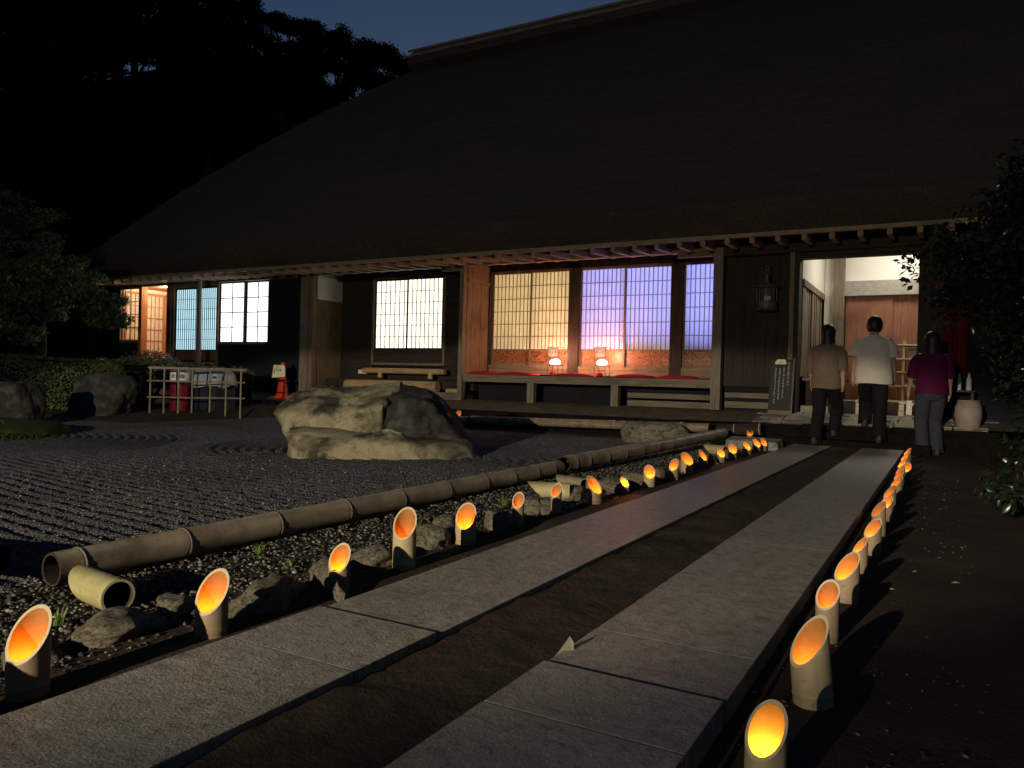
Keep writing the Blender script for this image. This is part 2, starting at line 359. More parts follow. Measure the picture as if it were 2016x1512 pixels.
# ================================================================== THE SETTING
# ---- ground: one sheet to the horizon, with a finer middle
def heightfield(name, xs, ys, fz, mat, smooth=True, parent=None):
    X, Y = np.meshgrid(xs, ys); Z = fz(X, Y); nx, ny = len(xs), len(ys)
    v = np.stack([X.ravel(), Y.ravel(), Z.ravel()], 1)
    i = np.arange((nx-1)*(ny-1)); r, c = i//(nx-1), i % (nx-1); a = r*nx+c
    return np_mesh(name, v, np.stack([a, a+1, a+1+nx, a+nx], 1), mat, parent, smooth)
rng = np.random.default_rng(3)
def vnoise(X, Y, s, seed=0.0):
    """cheap smooth value noise, vectorised"""
    x = X*s+seed*17.3; y = Y*s+seed*9.1; xi = np.floor(x).astype(int); yi = np.floor(y).astype(int); fx = x-xi; fy = y-yi
    fx = fx*fx*(3-2*fx); fy = fy*fy*(3-2*fy)
    def h(a, b):
        n = (a*374761393 + b*668265263 + int(seed*7919)) & 0x7fffffff; n = (n ^ (n >> 13))*1274126177 & 0x7fffffff
        return ((n ^ (n >> 16)) & 0xffff)/65535.0
    return (h(xi,yi)*(1-fx)+h(xi+1,yi)*fx)*(1-fy)+(h(xi,yi+1)*(1-fx)+h(xi+1,yi+1)*fx)*fy
xs = np.concatenate([np.array([-400,-150,-60,-30]), np.arange(-20, 6.01, .25), np.array([9,15,40,150,400])])
ys = np.concatenate([np.array([-400,-100,-30,-12]), np.arange(-4, 14.01, .25), np.array([20,40,80,150,400])])
def ground_z(X, Y):
    z = -.075 + .02*(vnoise(X, Y, 1.1, 1)-.5)
    court = (X < -3.05) & (X > -14) & (Y > .6) & (Y < 10.9); z = np.where(court, -.17, z)
    # the bed under the hedges rises towards the house
    z = np.where((X < -11.4) & (Y > 7.5), np.minimum(.12, -.075+.05*(Y-7.5)), z)
    return z
tag(heightfield('ground', xs, ys, ground_z, M['soil']), kind='structure')

# ---- raked gravel court
ROCK_C = (-5.35, 6.75)
MOUND_C = (-10.6, 4.6)
gx = np.arange(-13.6, -2.94, .027); gy = np.arange(.4, 10.93, .027)
def gravel_z(X, Y):
    d1 = np.sqrt(((X-ROCK_C[0])/1.25)**2+((Y-ROCK_C[1])/.85)**2)*1.0
    d2 = np.sqrt(((X-MOUND_C[0])/1.5)**2+((Y-MOUND_C[1])/1.25)**2)*1.3
    w = .055*(vnoise(X, Y, .7, 2)-.5)
    line = np.sin((Y+.10*X+w*2)*2*math.pi/.115)
    ring1 = np.sin((d1+w)*2*math.pi/.12); ring2 = np.sin((d2+w)*2*math.pi/.12)
    a1 = np.clip((1.95-d1)/.12, 0, 1); a2 = np.clip((2.75-d2)/.12, 0, 1)*(1-a1)
    s = line*(1-a1)*(1-a2)+ring1*a1+ring2*a2
    return -.105 + .013*s*(.75+.5*vnoise(X, Y, 3.0, 5)) + .012*(vnoise(X, Y, .9, 3)-.5) + .010*(vnoise(X, Y, 30, 4)-.5)
tag(heightfield('gravel_court', gx, gy, gravel_z, M['gravel'], True), 'grey gravel raked into ridges inside the bamboo edging', kind='stuff')
bpy.data.objects['gravel_court']['category'] = 'gravel'

# ---- loose pebbles and grit
def pebble_field(name, pts, rmin, rmax, mat, seed, parent=None):
    """many little eight-sided stones in one mesh"""
    g = np.random.default_rng(seed); n = len(pts)
    base = np.array([(1,0,0),(-1,0,0),(0,1,0),(0,-1,0),(0,0,1),(0,0,-1),(.62,.62,.5),(-.62,.62,.5),(-.62,-.62,.5),(.62,-.62,.5)], float)
    fc = np.array([(0,6,4),(6,2,4),(2,7,4),(7,1,4),(1,8,4),(8,3,4),(3,9,4),(9,0,4),(0,2,6),(2,1,7),(1,3,8),(3,0,9),(2,0,5),(1,2,5),(3,1,5),(0,3,5)])
    r = g.uniform(rmin, rmax, n)*g.choice([.6,.8,1,1.25], n); sc = np.stack([r*g.uniform(.8,1.3,n), r*g.uniform(.8,1.3,n), r*g.uniform(.45,.85,n)], 1)
    v = base[None]*sc[:,None,:]*g.uniform(.8,1.2,(n,len(base),1)); a = g.uniform(0, 6.28, n); ca, sa = np.cos(a)[:,None], np.sin(a)[:,None]
    x = v[...,0]*ca-v[...,1]*sa; y = v[...,0]*sa+v[...,1]*ca; v = np.stack([x, y, v[...,2]], 2)+np.asarray(pts)[:,None,:]
    f = fc[None]+(np.arange(n)*len(base))[:,None,None]
    return np_mesh(name, v.reshape(-1,3), f.reshape(-1,3), mat, parent)
n = 15000
yy = .4+10.2*rng.random(n)**1.6; xx = -3.0+rng.beta(1.3, 1.6, n)*.95
zz = -.068+np.clip((-2.2-xx)*.03, 0, .03)
tag(pebble_field('pebbles', np.stack([xx, yy, zz], 1), .004, .010, M['pebble'], 5), 'pale pebbles scattered between bamboo pole and stone path', 'pebbles', kind='stuff')
n = 9000
yy = .5+6.5*rng.random(n)**1.5; xx = -3.0-3.8*rng.random(n)**1.6
tag(pebble_field('gravel_grains', np.stack([xx, yy, gravel_z(xx, yy)+.003], 1), .005, .011, M['pebble'], 6), 'coarse loose grains lying on the raked gravel ridges', 'gravel', kind='stuff')
n = 700
yy = .8+8*rng.random(n)**1.5; xx = -.42+rng.random(n)**1.2*.55
tag(pebble_field('soil_crumbs', np.stack([xx, yy, np.full(n, -.072)], 1), .003, .007, M['grit'], 8), 'dark crumbs of soil and grit beside the granite path', 'soil', kind='stuff')

# ---- granite path: a bed with two rows of slabs
path = MB().box(-1.80, -.40, -3.0, 10.95, -.20, -.066).build('path', M['soil']); tag(path, 'earth bed carrying two parallel rows of granite slabs', kind='structure')
def strip_z(X, Y): return -.016-.006*np.clip(np.abs(X+1.118)/.19, 0, 1)**3+.016*(vnoise(X, Y, 5, 1)-.5)+.010*(vnoise(X, Y, 22, 2)-.5)-.0012*Y
sm_ = heightfield('earth_strip', np.arange(-1.305, -.925, .019), np.arange(-2.9, 10.9, .03), strip_z, M['soil']); tag(sm_, kind='structure')
def slab(x0, x1, y0, y1, dz):
    m = MB(); c = .0016; b = -.10
    m.add([(x0,y0,b),(x1,y0,b),(x1,y1,b),(x0,y1,b),(x0,y0,dz-c),(x1,y0,dz-c),(x1,y1,dz-c),(x0,y1,dz-c),(x0+c,y0+c,dz),(x1-c,y0+c,dz),(x1-c,y1-c,dz),(x0+c,y1-c,dz)],
          [(0,3,2,1),(0,1,5,4),(1,2,6,5),(2,3,7,6),(3,0,4,7),(4,5,9,8),(5,6,10,9),(6,7,11,10),(7,4,8,11),(8,9,10,11)])
    return m.build('slab', M['granite'], path)
def slab_row(x0, x1, cuts, gaps, seed):
    rd = random.Random(seed); dz = .004
    for i in range(len(cuts)-1):
        g = gaps.get(i, .004); j = rd.uniform(-.001, .001)
        slab(x0+j, x1+j, cuts[i]+g/2, cuts[i+1]-gaps.get(i+1, .004)/2, dz); dz -= .0012+(.007 if gaps.get(i+1, 0) > .02 else 0)
slab_row(-1.77, -1.305, [-2.9,-1.4,.1,1.52,1.90,3.35,4.85,6.35,7.9,9.4,10.90], {4: .026, 3: .006, 6: .005}, 1)
slab_row(-.93, -.445, [-2.9,-1.4,.1,1.545,1.875,2.215,3.88,5.40,6.9,8.4,9.9,10.93], {4: .030, 3: .008, 5: .005, 6: .006}, 2)

# ---- apron of trodden earth in front of the house, its kerb, the gutter
def apron_z(X, Y):
    t = np.clip((Y-11.50)/.75, 0, 1); e = .215+.045*np.clip((X+3)/3, -.3, 1)
    return e+(.36-e)*t+.008*(vnoise(X, Y, 4, 3)-.5)
ap = heightfield('terrace', np.arange(-19, 6.1, .2), np.array([11.50,11.6,11.75,11.95,12.15,12.35,12.6]), apron_z, M['trodden_earth']); tag(ap, kind='structure')
kb = MB().box(-19, 6, 11.36, 11.496, -.2, .17).build('kerb', M['black_stone']); tag(kb, 'low dark stone kerb under the house terrace', kind='structure')
xk = -12.6; rd = random.Random(4)
while xk < .2:
    L = rd.uniform(.7, 1.3); z = .215+.045*max(-.3, min(1, (xk+3)/3))+rd.uniform(-.006, .006)
    MB().box(xk+.004, xk+L-.004, 11.34, 11.52, .172, z).build('kerb_stone', M['black_stone'], kb, bevel=.008); xk += L
st = MB().box(-1.95, -.15, 11.02, 11.30, -.15, .055).build('doorstep', M['black_stone'], bevel=.012); tag(st, 'dark stone step between granite path and entrance terrace', 'step')
# ---- flagstones before the entrance, polygons with real joints
flag = thing('flagstone_paving', 'pale irregular flagstones laid before the open entrance', 'paving', (-1.2, 12.0, .2)); flag['kind'] = 'structure'; del flag['category']
rd = random.Random(11); rows = [11.53, 11.80, 12.08, 12.36]
for r_ in range(3):
    x = -2.45 + rd.uniform(-.1, .05)
    while x < .15:
        w = rd.uniform(.28, .55); y0, y1 = rows[r_]+.008, rows[r_+1]-.008
        j = lambda: rd.uniform(-.03, .03)
        pts = [(x+.01+j()*.3, y0+abs(j())*.5), (x+w*.5+j(), y0), (x+w-.012, y0+abs(j())*.5), (x+w-.012+j()*.4, y1), (x+w*.5+j(), y1-abs(j())*.4), (x+.01+j()*.3, y1)]
        zf = lambda p: float(apron_z(np.array([p[0]]), np.array([p[1]]))[0])
        t = rd.uniform(.012, .022); top = [(p[0], p[1], zf(p)+t) for p in pts]; bot = [(p[0], p[1], zf(p)-.05) for p in pts]; k = len(pts)
        MB().add(bot+top, [tuple(range(k, 2*k))]+[(i, (i+1) % k, k+(i+1) % k, k+i) for i in range(k)]).build('flagstone', M['paving_stone'], flag, bevel=.006)
        x += w

# ---- hill behind the house
def hill_z(X, Y):
    u = np.clip((Y-27)/18, 0, 1); u = u*u*(3-2*u)
    return -.5 + (19+10/(1+np.exp((X+44)/4)))*u*(1/(1+np.exp((X+22)/5.5))) + 1.2*(vnoise(X, Y, .12, 6)-.5)
tag(heightfield('hill', np.arange(-140, 60, 4.), np.arange(26, 110, 4.), hill_z, M['hill_earth']), 'dark wooded hill rising behind the house', kind='structure')

# ================================================================== THE HOUSE
house = thing('farmhouse', 'long old farmhouse with a vast thatched roof and glowing paper windows', 'house', (-9, 14, .3))
def H(name, mat, mb, parent=None, **kw): return mb.build(name, M[mat], parent or house, **kw)
FY, SY = 12.2, 13.1
# --- thatch
EX0, EY0, EZ0 = -18.95, 11.15, 3.40
RY, RX0 = 18.0, -13.55
def thatch_z(X, Y):
    dF = np.minimum(Y-EY0, 2*RY-EY0-Y); dL = (X-EX0)*((RY-EY0)/(RX0-EX0)); d = np.minimum(dF, dL)
    sm = .35; d = np.where(np.abs(dF-dL) < sm, d-(sm-np.abs(dF-dL))**2/(4*sm), d); d = np.maximum(d, 0)
    f = .93*d+.34*np.sin(np.clip(d/6.85, 0, 1)*math.pi)
    nz = .05*(vnoise(X, Y, 1.3, 8)-.5)+.035*(vnoise(X, Y, 5, 9)-.5)+.03*(vnoise(X, Y, 14, 10)-.5)
    return EZ0+f+nz*np.clip(d*3+.3, 0, 1)
tx = np.concatenate([np.arange(EX0, 8.3, .10)]); ty = np.concatenate([np.arange(EY0, 18.2, .085), np.arange(18.3, 24.86, .5)])
roof = heightfield('roof', tx, ty, lambda X, Y: thatch_z(X, Y)-.3, M['thatch'], True, house)
roof.location = (9, -14, 0)   # grid is in world coordinates, house empty at (-9, 14, .3)
# trimmed eave face and underside
m = MB(); rd = random.Random(5)
def eave_strip(pts, inward):
    rows_ = []
    for (x, y) in pts:
        zt = float(thatch_z(np.array([x]), np.array([y]))[0]); rr = []
        for t in (0, .33, .66, 1.0):
            o = inward*(.26*t)+Vector((rd.uniform(-.012,.012), rd.uniform(-.014,.014), 0)) - inward*(.03*math.sin(t*3.14))
            rr.append((x+o.x, y+o.y, zt*(1-t)+2.99*t+rd.uniform(-.010, .010)*(t > 0)))
        rr.append((x+inward.x*1.3, y+inward.y*1.3, 3.16)); rows_.append(rr)
    vs = [p for r in rows_ for p in r]; k = 5
    return vs, [(i*k+j, i*k+j+1, (i+1)*k+j+1, (i+1)*k+j) for i in range(len(rows_)-1) for j in range(k-1)]
m.add(*eave_strip([(x, EY0) for x in np.arange(EX0, 8.3, .09)], Vector((0,1,0))))
m.add(*eave_strip([(EX0, y) for y in np.arange(EY0, 24.8, .25)], Vector((1,0,0))))
H('thatch_eave', 'thatch', m, roof if False else None)
# ridge cap: stacked bark and bamboo layers
def ridge_profile(hw, z0, z1, x0, n=9):
    pts = [(math.cos(math.pi*k/(n-1))*hw, z0+(z1-z0)*math.sin(math.pi*k/(n-1))**.8) for k in range(n)]
    return MB().rings([[(x, RY+a, z) for a, z in pts]+[(x, RY, z0-.3)] for x in [x0+.9*i for i in range(25)]], cap=True)
rc = H('ridge', 'ridge_bark', ridge_profile(.78, 9.50, 9.98, RX0+.15), smooth=True)
H('ridge_layer', 'brown_wood_h', ridge_profile(.50, 9.86, 10.10, RX0+.05), rc, smooth=True); H('ridge_layer', 'ridge_bark', ridge_profile(.30, 10.02, 10.20, RX0), rc, smooth=True)
for dy, z in ((-.64, 9.80), (.64, 9.80), (-.40, 10.07), (.40, 10.07)): H('ridge_pole', 'bamboo_old', MB().tube([(RX0-.1, RY+dy, z), (8, RY+dy, z)], .035, 8), rc, smooth=True)
# --- eave board, rafters, plates
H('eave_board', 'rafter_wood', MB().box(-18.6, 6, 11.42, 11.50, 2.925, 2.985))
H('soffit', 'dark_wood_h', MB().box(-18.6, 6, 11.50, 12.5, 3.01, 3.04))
rw = MB().beam((0,0,0), (0,.95,.05), .07, .085)
r0 = None
for k in range(56):
    x = -18.45+k*.362
    if r0 is None: r0 = rw.build('rafter', M['rafter_wood'], house, world_coords=False); ob = r0
    else: ob = r0.copy(); C.objects.link(ob)
    ob.location = (x+9, 11.46-14, 2.885-.3)
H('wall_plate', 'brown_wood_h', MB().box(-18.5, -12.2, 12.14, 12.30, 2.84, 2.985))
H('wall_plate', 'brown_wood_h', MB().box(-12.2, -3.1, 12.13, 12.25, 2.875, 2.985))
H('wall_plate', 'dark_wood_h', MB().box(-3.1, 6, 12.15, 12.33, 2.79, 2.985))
# --- shells that keep the rooms apart and dark
H('wall', 'dark_plaster', MB().box(-18.6, 6, 24, 24.15, .2, 3.6)); H('wall', 'dark_plaster', MB().box(-18.7, -18.58, 12.25, 24, .2, 3.4))
H('wall', 'dark_plaster', MB().box(5.9, 6, 12.4, 24, .2, 3.6))
# ---- sash and lattice builders
def lattice(parent, x0, x1, y, z0, z1, cols, rows_, w=.009, name='lattice', mat='lattice_wood', d=.016):
    m = MB()
    for i in range(1, cols):
        x = x0+(x1-x0)*i/cols; m.box(x-w/2, x+w/2, y, y+d, z0, z1)
    for j in range(1, rows_):
        z = z0+(z1-z0)*j/rows_; m.box(x0, x1, y-.002, y+d-.004, z-w/2, z+w/2)
    return m.build(name, M[mat], parent)
def frame_mb(x0, x1, y0, y1, z0, z1, w, wb=None, wt=None):
    wb = wb or w; wt = wt or w
    return MB().box(x0, x0+w, y0, y1, z0, z1).box(x1-w, x1, y0, y1, z0, z1).box(x0+w, x1-w, y0+.001, y1-.001, z0, z0+wb).box(x0+w, x1-w, y0+.001, y1-.001, z1-wt, z1)
def shoji(x0, x1, y, z0, z1, kos, cols, rows_, paper, frame='brown_wood_v', board='burl_wood', lat='lattice_wood', lw=.010):
    """sliding paper screen: frame, lattice, paper and, if kos > 0, a solid board below"""
    p = H('shoji_screen', frame, frame_mb(x0, x1, y, y+.032, z0, z1, .032, .05, .045))
    zt = z0+.05
    if kos > 0:
        H('lower_board', board, MB().box(x0+.032, x1-.032, y+.012, y+.02, z0+.05, z0+kos), p)
        H('middle_rail', frame, MB().box(x0+.032, x1-.032, y+.003, y+.029, z0+kos, z0+kos+.035), p); zt = z0+kos+.035
    lattice(p, x0+.032, x1-.032, y+.004, zt, z1-.045, cols, rows_, lw, mat=lat)
    H('paper', paper, MB().box(x0+.03, x1-.03, y+.0215, y+.0225, zt-.005, z1-.04), p)
    return p
def sash(x0, x1, y, z0, z1, cols, rows_, pane, frame='brown_wood_v', w=.032, bar=.016):
    p = H('window_sash', frame, frame_mb(x0, x1, y, y+.034, z0, z1, w))
    m = MB(); ix0, ix1, iz0, iz1 = x0+w, x1-w, z0+w, z1-w
    for i in range(1, cols): x = ix0+(ix1-ix0)*i/cols; m.box(x-bar/2, x+bar/2, y+.004, y+.028, iz0, iz1)
    for j in range(1, rows_): z = iz0+(iz1-iz0)*j/rows_; m.box(ix0, ix1, y+.006, y+.026, z-bar/2, z+bar/2)
    m.build('glazing_bar', M[frame], p)
    for i in range(cols):
        for j in range(rows_):
            a, b = ix0+(ix1-ix0)*i/cols, ix0+(ix1-ix0)*(i+1)/cols; e, f = iz0+(iz1-iz0)*j/rows_, iz0+(iz1-iz0)*(j+1)/rows_
            MB().box(a+.001, b-.001, y+.0145, y+.0175, e+.001, f-.001).build('pane', M[pane], p)
    return p
# ---- left wing (Y = 12.2): glazed corridor, pale blue screens, bright window, dark wall
H('wall', 'dark_plaster', MB().box(-18.58, -17.72, 12.21, 12.30, .2, 1.44)); H('sill', 'brown_wood_h', MB().box(-18.58, -17.72, 12.17, 12.31, 1.44, 1.475))
sash(-18.58, -17.72, 12.21, 1.475, 2.84, 2, 4, 'glass', 'brown_wood_v', .035)
H('post', 'orange_wood', MB().box(-17.72, -17.60, 12.15, 12.31, .3, 2.84)); H('post', 'brown_wood_v', MB().box(-16.62, -16.47, 12.14, 12.32, .2, 2.84))
H('floor_sill', 'orange_wood', MB().box(-17.6, -16.62, 12.18, 12.30, .93, 1.0)); H('wall', 'dark_wood_h', MB().box(-17.6, -16.62, 12.2, 12.29, .2, .93))
H('post', 'orange_wood', MB().box(-16.466, -16.42, 12.2, 12.30, .95, 2.84))
H('lintel', 'grey_wood_h', MB().box(-16.42, -14.86, 12.17, 12.30, 2.77, 2.84))
shoji(-16.42, -15.50, 12.24, .97, 2.77, .27, 11, 6, 'paper_cyan', 'dark_wood_v', 'door_wood', 'iron', .008)
shoji(-15.56, -14.87, 12.20, .97, 2.77, .27, 9, 6, 'paper_cyan', 'dark_wood_v', 'door_wood', 'iron', .007)
H('floor_sill', 'orange_wood', MB().box(-16.42, -14.86, 12.17, 12.30, .92, .966)); H('wall', 'dark_plaster', MB().box(-16.47, -14.86, 12.2, 12.29, .2, .92))
H('post', 'brown_wood_v', MB().box(-14.86, -14.80, 12.17, 12.31, .2, 2.84))
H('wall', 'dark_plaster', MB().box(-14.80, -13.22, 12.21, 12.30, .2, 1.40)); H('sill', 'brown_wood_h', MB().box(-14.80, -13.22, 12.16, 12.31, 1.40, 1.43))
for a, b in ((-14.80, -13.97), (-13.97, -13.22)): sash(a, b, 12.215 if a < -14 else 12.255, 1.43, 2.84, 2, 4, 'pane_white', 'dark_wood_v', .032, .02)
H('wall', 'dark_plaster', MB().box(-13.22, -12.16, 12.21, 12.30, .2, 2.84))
H('eave_post', 'grey_wood_v', MB().tube([(-14.88, 11.72, .1), (-14.90, 11.72, 2.93)], [.062, .055], 12), smooth=True)
# corridor behind the glazed wing
H('ceiling', 'orange_wood', MB().box(-18.58, -16.47, 12.3, 13.6, 2.90, 2.93)); H('floor', 'orange_wood', MB().box(-18.58, -16.47, 12.3, 13.6, .90, .95))
H('wall', 'plaster', MB().box(-16.46, -16.40, 12.31, 14, .9, 2.9)); H('wall', 'plaster', MB().box(-18.57, -16.47, 13.60, 13.66, .9, 3.0))
for a in (-18.5, -17.52): shoji(a, a+.97, 13.48, .96, 2.80, .3, 5, 5, 'paper_corridor', 'orange_wood', 'orange_wood', 'iron', .009)
# screens closing the corridor's end
def L(name, mat, mb, parent): return mb.build(name, M[mat], parent, world_coords=False)
for i, y0 in enumerate((12.34, 12.92)):
    e = H('end_screen', 'orange_wood', MB().box(-18.56, -18.525, y0, y0+.05, .96, 2.80).box(-18.56, -18.525, y0+.52, y0+.57, .96, 2.80).box(-18.56, -18.526, y0+.05, y0+.52, .96, 1.25).box(-18.56, -18.526, y0+.05, y0+.52, 2.74, 2.80))
    m = MB()
    for q in range(1, 4): m.box(-18.55, -18.53, y0+.05+.47*q/4-.006, y0+.05+.47*q/4+.006, 1.25, 2.74)
    for q in range(1, 5): m.box(-18.551, -18.531, y0+.05, y0+.52, 1.25+1.49*q/5-.008, 1.25+1.49*q/5+.008)
    H('lattice', 'orange_wood', m, e); H('paper', 'paper_corridor', MB().box(-18.562, -18.561, y0+.05, y0+.52, 1.25, 2.74), e)
H('wall', 'plaster', MB().box(-18.578, -18.566, 12.31, 13.6, .95, 2.9))
lamp('corridor_lamp', 'POINT', (-17.45, 12.72, 2.79), 80, (1.0, .74, .48), house, .08)
# ---- recessed bay with the bright window (alcove)
H('corner_board', 'grey_wood_v', MB().box(-12.16, -11.93, 12.14, 12.30, .27, 2.985)); H('corner_post', 'brown_wood_v', MB().box(-11.925, -11.82, 12.16, 12.30, .27, 2.985))
H('side_wall', 'brown_wood_v', MB().box(-11.92, -11.84, 12.30, SY, .30, 2.34)); H('side_plaster', 'plaster', MB().box(-11.915, -11.845, 12.30, SY, 2.38, 3.1))
H('side_rail', 'brown_wood_h', MB().box(-11.92, -11.825, 12.30, SY, 2.34, 2.38))
H('alcove_ceiling', 'dark_wood_h', MB().box(-11.92, -7.95, 12.25, 13.3, 3.045, 3.07))
zz_ = .55; k = 0
while zz_ < 3.04:      # plank wall around the window opening
    z1_ = min(zz_+.155, 3.045)
    ay = SY+.004*(k % 2)
    if z1_ <= 1.0 or zz_ >= 2.92: H('plank', 'dark_wood_h', MB().box(-11.83, -8.0, ay, SY+.05, zz_+.003, z1_))
    else:
        H('plank', 'dark_wood_h', MB().box(-11.83, -10.95, ay, SY+.05, zz_+.003, z1_)); H('plank', 'dark_wood_h', MB().box(-9.02, -8.0, ay, SY+.05, zz_+.003, z1_))
    zz_ = z1_; k += 1
H('window_frame', 'brown_wood_v', frame_mb(-10.95, -9.02, SY-.03, SY+.06, 1.0, 2.92, .05, .05, .06))
H('window_board', 'dark_wood_h', MB().box(-10.90, -9.07, SY, SY+.02, 1.05, 1.29)); H('window_rail', 'dark_wood_h', MB().box(-10.9, -9.07, SY-.02, SY+.04, 1.29, 1.32))
shoji(-10.90, -9.955, SY+.005, 1.32, 2.86, 0, 7, 6, 'paper_alcove', 'dark_wood_v', lat='iron', lw=.011)
shoji(-10.015, -9.07, SY-.03, 1.32, 2.86, 0, 8, 6, 'paper_alcove', 'dark_wood_v', lat='iron', lw=.011)
H('wall', 'dark_plaster', MB().box(-11.9, -8.0, SY+.10, SY+.16, .5, 3.1))
H('ledge', 'dark_wood_h', MB().box(-11.83, -8.0, 12.62, SY, .52, .685)); H('floor_board', 'dark_wood_h', MB().box(-11.83, -8.0, 12.26, 12.62, .34, .455))
H('base_sill', 'grey_wood_h', MB().box(-11.82, -8.06, 12.14, 12.26, .30, .475))
for x0_, x1_ in ((-11.3, -11.08), (-8.45, -8.22)): H('vent_block', 'plaster', MB().box(x0_, x1_, SY-.035, SY-.005, .80, .885))
# ---- screened bay with the veranda
H('post', 'grey_wood_v', MB().box(-8.06, -7.97, 12.14, 12.26, .33, 2.875))
for i in range(5):
    y0 = 12.265+i*.166; H('side_board', 'brown_wood_v', MB().box(-8.0+.002*(i % 2), -7.96+.002*(i % 2), y0, y0+.162, .80, 2.98))
H('side_rail', 'brown_wood_h', MB().box(-7.956, -7.935, 12.27, SY-.02, 2.60, 2.66))
H('lintel', 'dark_wood_h', MB().box(-7.95, -3.1, SY-.05, SY+.10, 2.875, 2.98)); H('transom', 'dark_wood_h', MB().box(-7.95, -3.1, SY, SY+.06, 2.98, 3.12))
H('jamb', 'dark_wood_v', MB().box(-8.03, -7.93, SY-.06, SY+.12, .86, 2.875))
H('post', 'dark_wood_v', MB().box(-6.20, -5.99, SY-.07, SY+.13, .84, 2.875)); H('post', 'dark_wood_v', MB().box(-4.23, -4.02, SY-.07, SY+.13, .84, 2.875))
H('floor_sill', 'brown_wood_h', MB().box(-7.93, -3.1, SY-.055, SY+.11, .97, 1.035)); H('riser_board', 'brown_wood_h', MB().box(-7.93, -3.1, SY-.04, SY+.02, .86, .97))
for i, (a, b, y) in enumerate(((-7.93, -7.02, SY+.045), (-7.06, -6.20, SY+.005), (-5.99, -5.09, SY+.005), (-5.13, -4.23, SY+.045), (-4.02, -3.12, SY+.005))):
    shoji(a, b, y, 1.035, 2.875, .285, 10, 6, 'paper_bay', 'brown_wood_v', 'burl_wood', 'lattice_wood', .013)
for i in range(5):
    y0 = 12.16+i*.18; H('veranda_board', 'grey_wood_h', MB().box(-7.96, -3.255, y0, y0+.177, .785+.001*(i % 2), .835+.001*(i % 2)))
H('veranda_beam', 'grey_wood_h', MB().box(-7.96, -3.255, 12.18, 12.28, .70, .783))
for x in (-6.52, -4.90): H('veranda_leg', 'grey_wood_v', MB().box(x-.065, x+.065, 12.19, 12.31, .32, .70))
for z0_, z1_ in ((.36, .46), (.50, .585)): H('skirt_board', 'grey_wood_h', MB().box(-4.75, -3.255, 12.42, 12.45, z0_, z1_))
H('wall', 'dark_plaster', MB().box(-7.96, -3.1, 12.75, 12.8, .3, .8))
H('eave_post', 'grey_wood_v', MB().box(-3.25, -3.10, 12.13, 12.27, .36, 2.875)); 
H('bracket', 'brown_wood_h', MB().box(-3.85, -3.25, 12.16, 12.24, 2.80, 2.872)); H('bracket', 'brown_wood_h', MB().box(-8.5, -8.06, 12.16, 12.24, 2.80, 2.872))
# room behind the screens
H('wall', 'plaster', MB().box(-8.0, -7.93, SY+.16, 16, 1.0, 3.1)); H('wall', 'plaster', MB().box(-3.13, -3.06, SY+.16, 16, 1.0, 3.1)); H('wall', 'plaster', MB().box(-8.0, -3.06, 16, 16.06, 1.0, 3.1))
H('ceiling', 'brown_wood_h', MB().box(-8.0, -3.06, SY+.14, 16.06, 3.13, 3.16)); H('floor', 'step_wood', MB().box(-8.0, -3.06, SY+.14, 16.06, .93, .98))
H('shading_partition', 'dark_wood_h', MB().box(-5.2, -3.14, 13.44, 13.47, .98, 1.66)); H('cabinet', 'brown_wood_h', MB().box(-7.75, -7.3, 13.32, 13.6, .98, 1.42))  # unseen low partition, placed to shade blue light off the lower paper
lamp('room_lamp', 'POINT', (-7.2, 14.1, 2.2), 330, (1.0, .80, .45), house, .12)
lamp('room_lamp', 'POINT', (-6.45, 13.6, 1.3), 12, (1.0, .82, .62), house, .10)
lamp('room_lamp', 'POINT', (-4.3, 13.33, 1.2), 4.5, (1.0, .85, .55), house, .08)
H('shading_partition', 'plaster', MB().box(-6.13, -6.08, SY+.14, 16, .985, 3.12))  # unseen partition, added to keep the warm lamp off the bluer screens
lamp('room_lamp', 'POINT', (-5.45, 13.35, 1.2), 3, (1.0, .85, .6), house, .08)
lamp('lilac_lamp', 'POINT', (-5.65, 14.25, 2.2), 80, (.95, .74, .95), house, .12)
lamp('blue_lamp', 'POINT', (-4.6, 14.1, 2.15), 900, (.08, .18, 1.0), house, .12)
lamp('blue_lamp', 'POINT', (-3.55, 14.5, 2.4), 120, (.55, .46, 1.0), house, .12)
# ---- boarded wall left of the entrance
for i in range(8):
    x0 = -3.30+i*.166; H('wall_board', 'dark_wood_v', MB().box(x0+.002, min(-2.05, x0+.164), 12.36+.004*(i % 2), 12.40, .80, 2.80))
H('rail', 'dark_wood_h', MB().box(-3.1, -2.1, 12.33, 12.37, .74, .80))
for z0_, z1_ in ((.40, .50), (.56, .64)): H('skirt_board', 'grey_wood_h', MB().box(-3.08, -2.12, 12.37, 12.40, z0_, z1_))
H('wall', 'dark_plaster', MB().box(-3.1, -2.05, 12.42, 12.47, .25, 3.1))
